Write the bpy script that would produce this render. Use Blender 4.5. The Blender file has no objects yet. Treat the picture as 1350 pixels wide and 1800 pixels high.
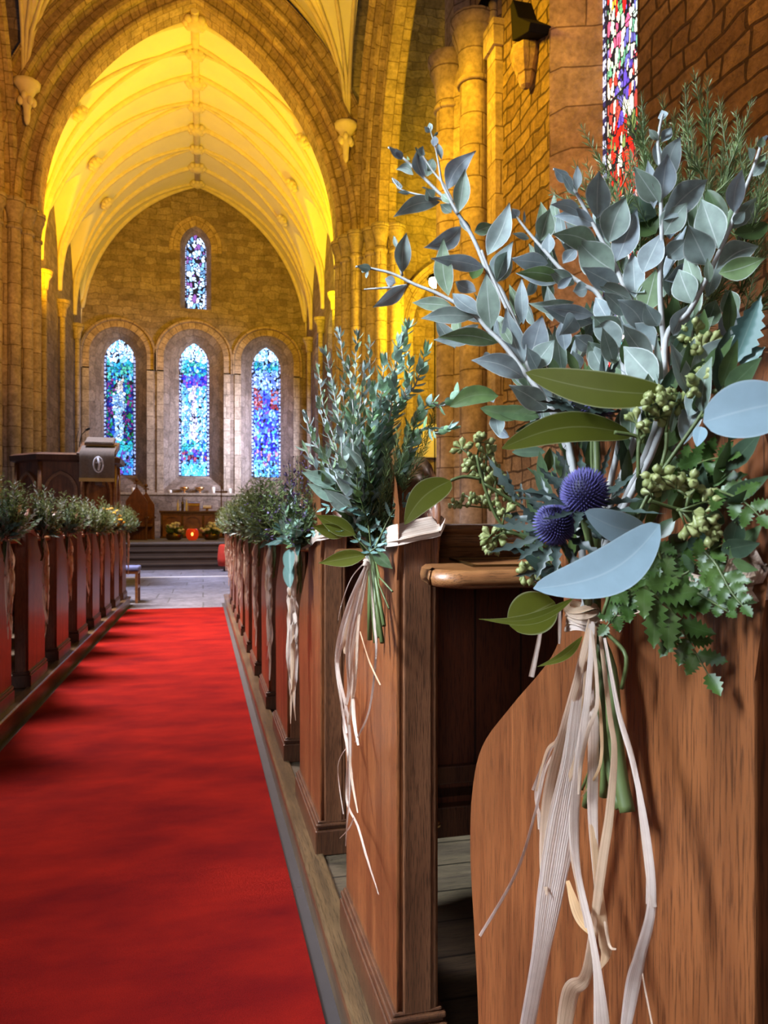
import bpy, math, random
import numpy as np
from mathutils import Vector, noise
from mathutils.geometry import tessellate_polygon

S = bpy.context.scene
COL = S.collection
PI = math.pi
R = math.radians
V = Vector

# ------------------------------------------------------------------ camera, world, lights, exposure
F = 1300.0                     # focal length in pixels of the 1350x1800 frame
YAW = math.atan(318 / F)
SN, CS = math.sin(YAW), math.cos(YAW)
EYE = 1.055
HOR = 924.0

cam_data = bpy.data.cameras.new('camera')
cam = bpy.data.objects.new('camera', cam_data)
COL.objects.link(cam)
cam.location = (0, 0, EYE)
cam.rotation_euler = (PI / 2, 0, -YAW)
cam_data.sensor_width = 36
cam_data.lens = 36 * F / 1800
cam_data.shift_y = (HOR - 900) / 1800
cam_data.clip_start = 0.05
cam_data.clip_end = 200
cam_data.dof.use_dof = True
cam_data.dof.focus_distance = 0.85
cam_data.dof.aperture_fstop = 19
S.camera = cam

S.view_settings.view_transform = 'Standard'
S.view_settings.look = 'None'
S.view_settings.gamma = 1
S.view_settings.use_curve_mapping = False
S.view_settings.exposure = 0.0
S.cycles.max_bounces = 6
S.cycles.diffuse_bounces = 3
S.cycles.glossy_bounces = 2
S.cycles.transparent_max_bounces = 4
S.cycles.sample_clamp_indirect = 4
S.cycles.use_denoising = True

world = bpy.data.worlds.new('world')
S.world = world
world.use_nodes = True
bg = world.node_tree.nodes['Background']
bg.inputs[0].default_value = (0.62, 0.66, 0.85, 1)
bg.inputs[1].default_value = 0.07


def light(name, kind, loc, target, power, color, size=0.5, size_y=None, spot=None, blend=0.6, spread=None):
    d = bpy.data.lights.new(name, kind)
    d.energy = power
    d.color = color
    if kind == 'AREA':
        d.size = size
        if spread:
            d.spread = spread
        if size_y:
            d.shape = 'RECTANGLE'
            d.size_y = size_y
    elif kind != 'SUN':
        d.shadow_soft_size = size
    if kind == 'SPOT':
        d.spot_size = spot
        d.spot_blend = blend
    o = bpy.data.objects.new(name, d)
    COL.objects.link(o)
    o.location = loc
    o.rotation_euler = (V(target) - V(loc)).to_track_quat('-Z', 'Y').to_euler()
    return o


AMBER = (1.0, 0.56, 0.02)
LEMON = (1.0, 0.74, 0.01)
SKY = (0.72, 0.84, 1.0)
# floodlights standing on the wall heads of the chancel
light('chancel_flood_north', 'SPOT', (-3.9, 22.0, 8.0), (-3.4, 24.2, 12), 1250, (1.0, 0.44, 0.003), 0.25, spot=R(170))
light('chancel_flood_south', 'SPOT', (3.4, 22.0, 8.0), (2.9, 24.2, 12), 1000, LEMON, 0.25, spot=R(170))
light('chancel_flood_mid', 'SPOT', (-0.2, 20.9, 9.0), (-0.2, 27.5, 13), 420, (1.0, 0.56, 0.01), 0.4, spot=R(120))
# crossing floods
light('crossing_flood_north', 'SPOT', (-2.0, 13.0, 8.6), (-4.2, 20.2, 11), 1300, (1.0, 0.40, 0.01), 0.3, spot=R(120))
light('crossing_flood_south', 'SPOT', (1.8, 13.5, 8.0), (4.4, 20.2, 9.5), 1600, (1.0, 0.55, 0.005), 0.3, spot=R(120))
light('transept_flood', 'POINT', (5.6, 17.5, 6.6), (0, 0, 0), 700, (1.0, 0.60, 0.01), 0.1)
light('transept_flood_high', 'SPOT', (7.6, 17.0, 9.0), (6.2, 20.2, 12.5), 900, (1.0, 0.66, 0.01), 0.2, spot=R(130))
# floods on the nave side: crossing pier and south wall
light('nave_flood', 'SPOT', (1.4, 9.2, 8.2), (4.7, 10.4, 6.0), 1500, (1.0, 0.52, 0.008), 0.25, spot=R(100), blend=0.8)
light('nave_flood_west', 'SPOT', (1.4, 3.0, 7.8), (4.5, 6.4, 5.0), 800, (1.0, 0.40, 0.03), 0.3, spot=R(110))
# daylight: unseen north fills added for posies and carpet, west window, chancel south window
light('north_fill_light', 'AREA', (-4.2, 0.2, 4.0), (0.45, 0.70, 1.38), 40, SKY, 1.0, 1.6, spread=R(44))  # unseen key light, narrowed onto the big posy
light('north_fill_light.002', 'AREA', (-4.2, 0.4, 5.4), (0.35, 1.6, 1.35), 30, (0.80, 0.90, 1.0), 1.0, 1.2, spread=R(26))  # second unseen key, added to brighten the second posy
light('north_fill_light.001', 'AREA', (-3.0, 8.6, 9.5), (-0.1, 7.4, 0.0), 560, (1.0, 0.86, 0.84), 1.8, 3.0, spread=R(64))  # unseen, raised overhead to brighten the carpet with fewer shadows
light('west_window_light', 'AREA', (-2.6, -6.0, 3.0), (0.0, 5.0, 1.3), 75, (1.0, 0.84, 0.82), 1.8, 2.6)
light('chancel_window_light', 'AREA', (4.0, 27.6, 5.0), (0.9, 31.4, 4.6), 260, (0.74, 0.78, 1.0), 0.8, 2.6, spread=R(90))
light('crossing_daylight', 'AREA', (-3.5, 14.0, 9.5), (0.2, 15.5, 0.0), 330, (0.66, 0.70, 1.0), 2.0, 3.0, spread=R(70))


# ------------------------------------------------------------------ helpers
def P(px, py, d):
    """a point of the church seen at pixel (px, py), d metres along the view axis"""
    lat = (px - 675) / F * d
    return V((lat * CS + d * SN, -lat * SN + d * CS, EYE + (HOR - py) / F * d))


FACE_X = 0.327                 # aisle face of the right-hand pew ends


def QX(px, py, x):
    """the point at pixel (px, py) lying on the plane X = x"""
    return P(px, py, x * F / (CS * (px - 357)))


class MB:
    def __init__(s):
        s.v, s.f, s.uv, s.t, s.sm, s.mi = [], [], [], [], [], []
        s.tint = 0.5

    def vert(s, p):
        s.v.append((p[0], p[1], p[2]))
        s.t.append(s.tint)
        return len(s.v) - 1

    def face(s, idx, uv=None, smooth=False, m=0):
        s.f.append(tuple(idx))
        s.uv.append(uv)
        s.sm.append(smooth)
        s.mi.append(m)

    def poly(s, pts, uv=None, smooth=False):
        s.face([s.vert(p) for p in pts], uv, smooth)

    def box(s, x0, x1, y0, y1, z0, z1):
        a = [s.vert(p) for p in ((x0, y0, z0), (x1, y0, z0), (x1, y1, z0), (x0, y1, z0),
                                 (x0, y0, z1), (x1, y0, z1), (x1, y1, z1), (x0, y1, z1))]
        for q in ((0, 3, 2, 1), (4, 5, 6, 7), (0, 1, 5, 4), (1, 2, 6, 5), (2, 3, 7, 6), (3, 0, 4, 7)):
            s.face([a[i] for i in q])

    def grid(s, rows, uvf=None, smooth=True, closed=False):
        n, m = len(rows), len(rows[0])
        ix = [[s.vert(p) for p in r] for r in rows]
        mm = m if closed else m - 1
        for i in range(n - 1):
            for j in range(mm):
                k = (j + 1) % m
                uv = None
                if uvf:
                    uv = [uvf(i, j), uvf(i, j + 1), uvf(i + 1, j + 1), uvf(i + 1, j)]
                s.face([ix[i][j], ix[i][k], ix[i + 1][k], ix[i + 1][j]], uv, smooth)
        return ix

    def tube(s, pts, rad, n=6, cap=True, uvs=None):
        pts = [V(p) for p in pts]
        if not hasattr(rad, '__len__'):
            rad = [rad] * len(pts)
        rows = []
        up = None
        ln = 0
        lens = []
        for i, p in enumerate(pts):
            if i:
                ln += (p - pts[i - 1]).length
            lens.append(ln)
            a = pts[min(i + 1, len(pts) - 1)] - pts[max(i - 1, 0)]
            a = a.normalized() if a.length > 1e-9 else V((0, 0, 1))
            if up is None:
                up = a.orthogonal().normalized()
            e = (up - a * up.dot(a))
            e = e.normalized() if e.length > 1e-6 else a.orthogonal().normalized()
            up = e
            g = a.cross(e)
            rows.append([p + (e * math.cos(2 * PI * k / n) + g * math.sin(2 * PI * k / n)) * rad[i] for k in range(n)])
        rr = sum(rad) / len(rad)
        ix = s.grid(rows, lambda i, j: (j / n * 2 * PI * rr, lens[i]), True, True)
        if cap:
            s.face(ix[0][::-1], [(0, 0)] * n)
            s.face(ix[-1], [(0, 0)] * n)

    def lathe(s, prof, c=(0, 0, 0), n=16, a0=0.0, smooth=True, ruv=0.3):
        """prof: list of (r, z)"""
        rows = [[(c[0] + r * math.cos(a0 + 2 * PI * k / n), c[1] + r * math.sin(a0 + 2 * PI * k / n), c[2] + z)
                 for k in range(n)] for r, z in prof]
        ix = s.grid(rows, lambda i, j: (j / n * 2 * PI * ruv, prof[i][1] + c[2]), smooth, True)
        s.face(ix[0][::-1], [(0, 0)] * n)
        s.face(ix[-1], [(0, 0)] * n)

    def ball(s, c, r, n=8, m=6, sz=1.0, ax=None):
        c = V(c)
        q = V(ax).to_track_quat('Z', 'Y') if ax is not None else None
        rows = []
        for i in range(m + 1):
            th = PI * i / m
            th = min(max(th, 0.05), PI - 0.05)
            row = []
            for k in range(n):
                p = V((r * math.sin(th) * math.cos(2 * PI * k / n), r * math.sin(th) * math.sin(2 * PI * k / n), r * sz * math.cos(th)))
                if q:
                    p = q @ p
                row.append(c + p)
            rows.append(row)
        ix = s.grid(rows, None, True, True)
        s.face(ix[0][::-1]); s.face(ix[-1])

    def prism(s, pts, axis, a, b, smooth=False):
        """2-D polygon extruded along axis 0 (x) / 1 (y) / 2 (z) from a to b"""
        def mk(p, w):
            return {0: (w, p[0], p[1]), 1: (p[0], w, p[1]), 2: (p[0], p[1], w)}[axis]
        A = [s.vert(mk(p, a)) for p in pts]
        B = [s.vert(mk(p, b)) for p in pts]
        n = len(pts)
        s.face(A[::-1]); s.face(B)
        for i in range(n):
            j = (i + 1) % n
            s.face([A[i], A[j], B[j], B[i]], None, smooth)

    def build(s, name, mat, parent=None, org=None, bevel=0.0, label=None, fix=True):
        me = bpy.data.meshes.new(name)
        o3 = V(org) if org is not None else V((0, 0, 0))
        me.from_pydata([(x - o3.x, y - o3.y, z - o3.z) for x, y, z in s.v], [], s.f)
        if fix:
            import bmesh
            bm = bmesh.new(); bm.from_mesh(me)
            bmesh.ops.recalc_face_normals(bm, faces=bm.faces)
            bm.to_mesh(me); bm.free()
        me.polygons.foreach_set('use_smooth', s.sm)
        at = me.attributes.new('tint', 'FLOAT', 'POINT')
        at.data.foreach_set('value', s.t)
        uvl = me.uv_layers.new(name='UVMap')
        given = any(u is not None for u in s.uv)
        buf = np.zeros(len(me.loops) * 2, dtype=np.float32)
        vmap = None
        for pi_, p in enumerate(me.polygons):
            u = s.uv[pi_]
            if u is not None and not fix:
                for k, li in enumerate(range(p.loop_start, p.loop_start + p.loop_total)):
                    buf[2 * li] = u[k][0]; buf[2 * li + 1] = u[k][1]
            elif u is not None:
                mp = {}
                for k, vi in enumerate(s.f[pi_]):
                    mp[vi] = u[k]
                for li in range(p.loop_start, p.loop_start + p.loop_total):
                    w = mp[me.loops[li].vertex_index]
                    buf[2 * li] = w[0]; buf[2 * li + 1] = w[1]
            else:
                nx, ny, nz = (abs(c) for c in p.normal)
                for li in range(p.loop_start, p.loop_start + p.loop_total):
                    x, y, z = s.v[me.loops[li].vertex_index]
                    if nz > nx and nz > ny:
                        a, b = x, y
                    elif nx > ny:
                        a, b = y, z
                    else:
                        a, b = x, z
                    buf[2 * li] = a; buf[2 * li + 1] = b
        uvl.data.foreach_set('uv', buf)
        me.materials.append(mat)
        ob = bpy.data.objects.new(name, me)
        COL.objects.link(ob)
        if parent is not None:
            ob.parent = parent
        else:
            ob.location = o3
        if bevel:
            b = ob.modifiers.new('bevel', 'BEVEL')
            b.width = bevel; b.segments = 2; b.limit_method = 'ANGLE'; b.angle_limit = R(40)
        if label:
            ob['label'] = label
        return ob


def thing(name, label, cat, loc=(0, 0, 0), rz=0.0, group=None):
    o = bpy.data.objects.new(name, None)
    o.empty_display_size = 0.1
    COL.objects.link(o)
    o.location = loc
    o.rotation_euler = (0, 0, rz)
    o['label'] = label
    o['category'] = cat
    if group:
        o['group'] = group
    return o


def tag(o, label, cat, group=None):
    o['label'] = label; o['category'] = cat
    if group:
        o['group'] = group
    return o


def struct(o):
    o['kind'] = 'structure'
    return o


def copy_tree(o, parent=None):
    c = o.copy(); COL.objects.link(c)
    if parent is not None:
        c.parent = parent
    for ch in list(o.children):
        copy_tree(ch, c)
    return c


def catmull(pts, n=6):
    """smooth a list of tuples of any width"""
    out = []
    m = len(pts)
    for i in range(m - 1):
        p0 = pts[max(i - 1, 0)]; p1 = pts[i]; p2 = pts[i + 1]; p3 = pts[min(i + 2, m - 1)]
        for k in range(n):
            t = k / n
            out.append(tuple(0.5 * (2 * b + (c - a) * t + (2 * a - 5 * b + 4 * c - d) * t * t + (3 * b - a - 3 * c + d) * t ** 3)
                             for a, b, c, d in zip(p0, p1, p2, p3)))
    out.append(tuple(pts[-1]))
    return out


# ------------------------------------------------------------------ materials
def newmat(name):
    m = bpy.data.materials.new(name)
    m.use_nodes = True
    nt = m.node_tree
    return m, nt, nt.nodes['Principled BSDF']


def N(nt, t, **k):
    n = nt.nodes.new(t)
    for a, b in k.items():
        if a[0] == '_':
            setattr(n, a[1:], b)
        else:
            n.inputs[a.replace('__', ' ')].default_value = b
    return n


def ramp(nt, src, stops):
    r = nt.nodes.new('ShaderNodeValToRGB')
    el = r.color_ramp.elements
    while len(el) < len(stops):
        el.new(0.5)
    for e, (p, c) in zip(el, stops):
        e.position = p
        e.color = (c[0], c[1], c[2], 1) if hasattr(c, '__len__') else (c, c, c, 1)
    nt.links.new(src, r.inputs[0])
    return r


def mixc(nt, fac, a, b, mode='MIX'):
    m = nt.nodes.new('ShaderNodeMix')
    m.data_type = 'RGBA'
    m.blend_type = mode
    for s_, v in ((0, fac), (6, a), (7, b)):
        if hasattr(v, 'is_linked') or hasattr(v, 'links'):
            nt.links.new(v, m.inputs[s_])
        elif s_ == 0:
            m.inputs[0].default_value = v
        else:
            m.inputs[s_].default_value = (v[0], v[1], v[2], 1)
    return m.outputs[2]


def bump(nt, bsdf, h, strength=0.5, dist=0.02):
    b = N(nt, 'ShaderNodeBump', Strength=strength, Distance=dist)
    nt.links.new(h, b.inputs['Height'])
    nt.links.new(b.outputs[0], bsdf.inputs['Normal'])
    return b


def plain(name, col, rough=0.6, metal=0.0, emit=None, es=1.0, noise_amt=0.12, nscale=12.0):
    m, nt, b = newmat(name)
    b.inputs['Roughness'].default_value = rough
    b.inputs['Metallic'].default_value = metal
    tc = N(nt, 'ShaderNodeTexCoord')
    nz = N(nt, 'ShaderNodeTexNoise', Scale=nscale, Detail=3.0)
    nt.links.new(tc.outputs['Object'], nz.inputs['Vector'])
    r = ramp(nt, nz.outputs[0], [(0.3, [c * (1 - noise_amt) for c in col]), (0.7, [min(1, c * (1 + noise_amt)) for c in col])])
    nt.links.new(r.outputs[0], b.inputs['Base Color'])
    if emit:
        b.inputs['Emission Color'].default_value = (*emit, 1)
        b.inputs['Emission Strength'].default_value = es
    return m


def oak(name, c1, c2, grain='Z', rough=0.35, figure=0.5, planks=None):
    m, nt, b = newmat(name)
    tc = N(nt, 'ShaderNodeTexCoord')
    sc = {'Z': (1, 1, 0.05), 'X': (0.05, 1, 1), 'Y': (1, 0.05, 1)}[grain]
    mp = N(nt, 'ShaderNodeMapping')
    mp.inputs['Scale'].default_value = sc
    nt.links.new(tc.outputs['Object'], mp.inputs[0])
    n1 = N(nt, 'ShaderNodeTexNoise', Scale=520.0, Detail=4.0, Roughness=0.6)
    n2 = N(nt, 'ShaderNodeTexNoise', Scale=26.0, Detail=3.0, Distortion=1.2)
    n3 = N(nt, 'ShaderNodeTexNoise', Scale=5.0, Detail=2.0)
    nt.links.new(mp.outputs[0], n1.inputs[0]); nt.links.new(mp.outputs[0], n2.inputs[0])
    nt.links.new(tc.outputs['Object'], n3.inputs[0])
    base = ramp(nt, n2.outputs[0], [(0.3, c1), (0.7, c2)])
    fine = ramp(nt, n1.outputs[0], [(0.38, 0.25), (0.50, 1.0)])
    big = ramp(nt, n3.outputs[0], [(0.3, 0.62), (0.7, 1.2)])
    a = mixc(nt, 0.75, base.outputs[0], fine.outputs[0], 'MULTIPLY')
    a = mixc(nt, 0.8, a, big.outputs[0], 'MULTIPLY')
    if planks:
        sx = N(nt, 'ShaderNodeSeparateXYZ')
        nt.links.new(tc.outputs['Object'], sx.inputs[0])
        ma = N(nt, 'ShaderNodeMath', _operation='MULTIPLY'); ma.inputs[1].default_value = 1 / planks[1]
        nt.links.new(sx.outputs[planks[0]], ma.inputs[0])
        fr = N(nt, 'ShaderNodeMath', _operation='FRACT'); nt.links.new(ma.outputs[0], fr.inputs[0])
        rr = ramp(nt, fr.outputs[0], [(0.0, 0.12), (0.035, 0.2), (0.06, 1.0), (0.95, 1.0)])
        a = mixc(nt, 1.0, a, rr.outputs[0], 'MULTIPLY')
    nt.links.new(a, b.inputs['Base Color'])
    b.inputs['Roughness'].default_value = rough
    b.inputs['Coat Weight'].default_value = 0.25
    b.inputs['Coat Roughness'].default_value = 0.25
    bump(nt, b, fine.outputs[0], 0.25, 0.0015)
    return m


def stone(name, bw, bh, c1, c2, mortar, msize=0.012, warp=0.08, rough_bump=0.6, dist=0.03, wscale=1.6):
    m, nt, b = newmat(name)
    uv = N(nt, 'ShaderNodeUVMap')
    nz = N(nt, 'ShaderNodeTexNoise', Scale=wscale, Detail=2.0)
    nt.links.new(uv.outputs[0], nz.inputs[0])
    sub = N(nt, 'ShaderNodeVectorMath', _operation='SUBTRACT'); sub.inputs[1].default_value = (0.5, 0.5, 0.5)
    nt.links.new(nz.outputs['Color'], sub.inputs[0])
    scl = N(nt, 'ShaderNodeVectorMath', _operation='SCALE'); scl.inputs['Scale'].default_value = warp * 2
    nt.links.new(sub.outputs[0], scl.inputs[0])
    add = N(nt, 'ShaderNodeVectorMath', _operation='ADD')
    nt.links.new(uv.outputs[0], add.inputs[0]); nt.links.new(scl.outputs[0], add.inputs[1])
    br = N(nt, 'ShaderNodeTexBrick')
    br.offset = 0.43; br.squash = 0.6; br.squash_frequency = 3
    br.inputs['Scale'].default_value = 1.0
    br.inputs['Brick Width'].default_value = bw
    br.inputs['Row Height'].default_value = bh
    br.inputs['Mortar Size'].default_value = msize
    br.inputs['Mortar Smooth'].default_value = 0.35
    br.inputs['Color1'].default_value = (*c1, 1)
    br.inputs['Color2'].default_value = (*c2, 1)
    br.inputs['Mortar'].default_value = (*mortar, 1)
    nt.links.new(add.outputs[0], br.inputs['Vector'])
    tc = N(nt, 'ShaderNodeTexCoord')
    n2 = N(nt, 'ShaderNodeTexNoise', Scale=3.0, Detail=8.0, Roughness=0.65)
    nt.links.new(tc.outputs['Object'], n2.inputs[0])
    var = ramp(nt, n2.outputs[0], [(0.3, 0.5), (0.7, 1.25)])
    col = mixc(nt, 0.8, br.outputs['Color'], var.outputs[0], 'MULTIPLY')
    nt.links.new(col, b.inputs['Base Color'])
    b.inputs['Roughness'].default_value = 0.85
    n4 = N(nt, 'ShaderNodeTexNoise', Scale=14.0, Detail=5.0, Roughness=0.6)
    nt.links.new(tc.outputs['Object'], n4.inputs[0])
    v4 = ramp(nt, n4.outputs[0], [(0.35, 0.6), (0.6, 1.1)])
    col = mixc(nt, 0.7, col, v4.outputs[0], 'MULTIPLY')
    nt.links.new(col, b.inputs['Base Color'])
    inv = N(nt, 'ShaderNodeMath', _operation='MULTIPLY_ADD')
    nt.links.new(br.outputs['Fac'], inv.inputs[0]); inv.inputs[1].default_value = -0.55
    n3 = N(nt, 'ShaderNodeTexNoise', Scale=9.0, Detail=7.0, Roughness=0.75)
    nt.links.new(tc.outputs['Object'], n3.inputs[0])
    nt.links.new(n3.outputs[0], inv.inputs[2])
    bump(nt, b, inv.outputs[0], rough_bump, dist)
    return m


def leafmat(name, ca, cb, edge=(0.75, 0.8, 0.78), edge_amt=0.5, rough=0.5, trans=0.25, vein=0.35, mottled=0.25):
    """ca/cb: the two leaf tones, mixed by the per-leaf tint"""
    m, nt, b = newmat(name)
    at = N(nt, 'ShaderNodeAttribute', _attribute_name='tint')
    uv = N(nt, 'ShaderNodeUVMap')
    sx = N(nt, 'ShaderNodeSeparateXYZ'); nt.links.new(uv.outputs[0], sx.inputs[0])
    s1 = N(nt, 'ShaderNodeMath', _operation='SUBTRACT'); s1.inputs[1].default_value = 0.5
    nt.links.new(sx.outputs[0], s1.inputs[0])
    ab = N(nt, 'ShaderNodeMath', _operation='ABSOLUTE'); nt.links.new(s1.outputs[0], ab.inputs[0])
    col = mixc(nt, at.outputs['Fac'], ca, cb)
    tc = N(nt, 'ShaderNodeTexCoord')
    nz = N(nt, 'ShaderNodeTexNoise', Scale=90.0, Detail=4.0)
    nt.links.new(tc.outputs['Object'], nz.inputs[0])
    mo = ramp(nt, nz.outputs[0], [(0.3, 1 - mottled), (0.7, 1 + mottled)])
    col = mixc(nt, 1.0, col, mo.outputs[0], 'MULTIPLY')
    rb = ramp(nt, ab.outputs[0], [(0.0, vein), (0.03, 0.0), (0.455, 0.0), (0.5, edge_amt)])
    col = mixc(nt, rb.outputs[0], col, edge)
    nt.links.new(col, b.inputs['Base Color'])
    b.inputs['Roughness'].default_value = rough
    tr = N(nt, 'ShaderNodeBsdfTranslucent')
    nt.links.new(col, tr.inputs[0])
    mx = N(nt, 'ShaderNodeMixShader'); mx.inputs[0].default_value = trans
    nt.links.new(b.outputs[0], mx.inputs[1]); nt.links.new(tr.outputs[0], mx.inputs[2])
    nt.links.new(mx.outputs[0], nt.nodes['Material Output'].inputs[0])
    return m


M = {}
M['oak_face'] = oak('oak_face', (0.15, 0.046, 0.014), (0.29, 0.098, 0.030), 'Z', 0.4)
M['oak_edge'] = oak('oak_edge', (0.13, 0.052, 0.022), (0.24, 0.10, 0.045), 'Z', 0.4)
M['oak_rail'] = oak('oak_rail', (0.26, 0.10, 0.035), (0.42, 0.19, 0.07), 'X', 0.28)
M['oak_plank'] = oak('oak_plank', (0.11, 0.030, 0.012), (0.18, 0.052, 0.02), 'Z', 0.45, planks=(0, 0.098))
M['oak_dark'] = oak('oak_dark', (0.085, 0.03, 0.014), (0.15, 0.06, 0.025), 'Z', 0.4)
M['deck'] = oak('deck', (0.085, 0.062, 0.042), (0.16, 0.12, 0.07), 'X', 0.45, planks=(1, 0.14))
M['kerb'] = oak('kerb', (0.10, 0.062, 0.032), (0.20, 0.12, 0.055), 'Y', 0.3)
M['rubble'] = stone('rubble', 0.52, 0.205, (0.58, 0.42, 0.28), (0.34, 0.22, 0.14), (0.13, 0.08, 0.05), 0.020, 0.13, 1.0, 0.14, 1.5)
M['rubble_east'] = stone('rubble_east', 0.62, 0.26, (0.36, 0.28, 0.24), (0.22, 0.16, 0.13), (0.20, 0.15, 0.12), 0.014, 0.20, 0.7, 0.04, 1.6)
M['ashlar'] = stone('ashlar', 0.95, 0.5, (0.50, 0.41, 0.34), (0.40, 0.32, 0.26), (0.18, 0.13, 0.10), 0.012, 0.02, 0.5, 0.02, 1.0)
M['voussoir'] = stone('voussoir', 0.40, 0.30, (0.48, 0.36, 0.26), (0.34, 0.24, 0.17), (0.20, 0.13, 0.08), 0.012, 0.015, 0.6, 0.03, 1.0)
M['jamb'] = stone('jamb', 1.3, 0.55, (0.50, 0.37, 0.29), (0.40, 0.29, 0.22), (0.19, 0.12, 0.08), 0.012, 0.05, 0.8, 0.04, 1.6)
M['plaster'] = plain('plaster', (0.80, 0.76, 0.68), 0.8, noise_amt=0.03, nscale=1.5)
M['rib'] = plain('rib', (0.66, 0.58, 0.46), 0.8, noise_amt=0.1, nscale=5)
M['flags'] = stone('flags', 1.1, 0.75, (0.24, 0.24, 0.29), (0.18, 0.18, 0.22), (0.12, 0.12, 0.13), 0.012, 0.01, 0.15, 0.01)
M['shaded_floor'] = plain('shaded_floor', (0.055, 0.045, 0.045), 0.7, nscale=6)  # dark tone stands for shade on the stone floor
M['step'] = plain('step', (0.09, 0.06, 0.04), 0.5, nscale=3)
M['white'] = plain('white', (0.82, 0.8, 0.76), 0.5, noise_amt=0.03)
M['wax'] = plain('wax', (0.9, 0.88, 0.84), 0.4, noise_amt=0.02)
M['gold'] = plain('gold', (0.75, 0.45, 0.2), 0.3, 1.0)
M['black'] = plain('black', (0.008, 0.008, 0.008), 0.85)
M['black'].node_tree.nodes['Principled BSDF'].inputs['Specular IOR Level'].default_value = 0.1
M['cloth'] = plain('cloth', (0.20, 0.15, 0.10), 0.9, nscale=30)
M['fringe'] = plain('fringe', (0.65, 0.42, 0.12), 0.9, nscale=90)
M['paper'] = plain('paper', (0.85, 0.82, 0.76), 0.7, noise_amt=0.03)
M['bluecloth'] = plain('bluecloth', (0.16, 0.2, 0.42), 0.9)
M['redglass'] = plain('redglass', (0.7, 0.04, 0.02), 0.15, emit=(1.0, 0.06, 0.01), es=0.3)
M['flame'] = plain('flame', (1, 0.6, 0.2), 0.5, emit=(1.0, 0.35, 0.05), es=6)
M['bulb'] = plain('bulb', (1, 0.9, 0.5), 0.5, emit=(1.0, 0.85, 0.35), es=22)
M['bottle'] = plain('bottle', (0.10, 0.06, 0.03), 0.15)
M['brass'] = plain('brass', (0.22, 0.15, 0.06), 0.35, 1.0)
M['redcloth'] = plain('redcloth', (0.65, 0.05, 0.02), 0.9)

m, nt, b = newmat('carpet')
tc = N(nt, 'ShaderNodeTexCoord')
n1 = N(nt, 'ShaderNodeTexNoise', Scale=2.6, Detail=5.0, Roughness=0.6)
n2 = N(nt, 'ShaderNodeTexNoise', Scale=420.0, Detail=2.0)
mp = N(nt, 'ShaderNodeMapping'); mp.inputs['Scale'].default_value = (0.8, 1.6, 1)
nt.links.new(tc.outputs['Object'], mp.inputs[0])
nt.links.new(mp.outputs[0], n1.inputs[0]); nt.links.new(tc.outputs['Object'], n2.inputs[0])
r1 = ramp(nt, n1.outputs[0], [(0.3, (0.13, 0.002, 0.004)), (0.7, (0.31, 0.010, 0.005))])
r2 = ramp(nt, n2.outputs[0], [(0.3, 0.6), (0.7, 1.15)])
nt.links.new(mixc(nt, 0.8, r1.outputs[0], r2.outputs[0], 'MULTIPLY'), b.inputs['Base Color'])
b.inputs['Roughness'].default_value = 1.0
b.inputs['Specular IOR Level'].default_value = 0.1
b.inputs['Sheen Weight'].default_value = 0.05
b.inputs['Sheen Tint'].default_value = (1, 0.2, 0.1, 1)
bump(nt, b, n2.outputs[0], 0.5, 0.004)
M['carpet'] = m

M['silver'] = leafmat('silver_leaf', (0.29, 0.345, 0.37), (0.17, 0.26, 0.10), (0.80, 0.83, 0.80), 0.85, 0.6, 0.22, 0.5)
M['silver_stem'] = plain('silver_stem', (0.42, 0.42, 0.40), 0.7, nscale=80)
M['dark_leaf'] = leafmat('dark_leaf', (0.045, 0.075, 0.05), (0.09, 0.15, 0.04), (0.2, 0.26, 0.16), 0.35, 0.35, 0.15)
M['olive'] = leafmat('olive_leaf', (0.10, 0.12, 0.008), (0.15, 0.165, 0.02), (0.55, 0.58, 0.35), 0.6, 0.4, 0.4, 0.2, 0.04)
M['pale'] = leafmat('pale_eucalyptus', (0.36, 0.50, 0.58), (0.30, 0.44, 0.50), (0.62, 0.72, 0.72), 0.4, 0.5, 0.15, 0.35, 0.05)
M['teal'] = leafmat('teal_eucalyptus', (0.10, 0.20, 0.18), (0.14, 0.26, 0.22), (0.4, 0.5, 0.42), 0.3, 0.45, 0.2, 0.3, 0.05)
M['mint'] = leafmat('mint_leaf', (0.36, 0.50, 0.48), (0.20, 0.36, 0.16), (0.66, 0.76, 0.70), 0.35, 0.5, 0.3)
M['fern'] = leafmat('fern_leaf', (0.035, 0.08, 0.012), (0.07, 0.13, 0.024), (0.2, 0.3, 0.2), 0.2, 0.42, 0.15, 0.15, 0.2)
M['needle'] = leafmat('needle_leaf', (0.10, 0.17, 0.06), (0.24, 0.30, 0.11), (0.2, 0.25, 0.1), 0.0, 0.5, 0.3)
M['fuzzy'] = leafmat('fuzzy_leaf', (0.12, 0.20, 0.06), (0.24, 0.34, 0.12), (0.2, 0.25, 0.1), 0.0, 0.5, 0.3)
M['thistle_leaf'] = leafmat('thistle_leaf', (0.030, 0.045, 0.038), (0.06, 0.09, 0.075), (0.12, 0.16, 0.16), 0.3, 0.45, 0.1)
M['thistle'] = leafmat('thistle_spines', (0.008, 0.006, 0.045), (0.13, 0.11, 0.38), (0.3, 0.3, 0.6), 0.0, 0.6, 0.1)
M['purple'] = leafmat('purple_sprays', (0.05, 0.03, 0.08), (0.16, 0.11, 0.26), (0.3, 0.3, 0.6), 0.0, 0.6, 0.1)
M['seed'] = leafmat('seed_capsules', (0.24, 0.28, 0.09), (0.36, 0.38, 0.15), (0.5, 0.55, 0.3), 0.0, 0.4, 0.1, 0.0, 0.1)
M['stem'] = plain('green_stem', (0.09, 0.12, 0.035), 0.5, nscale=60)
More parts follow.
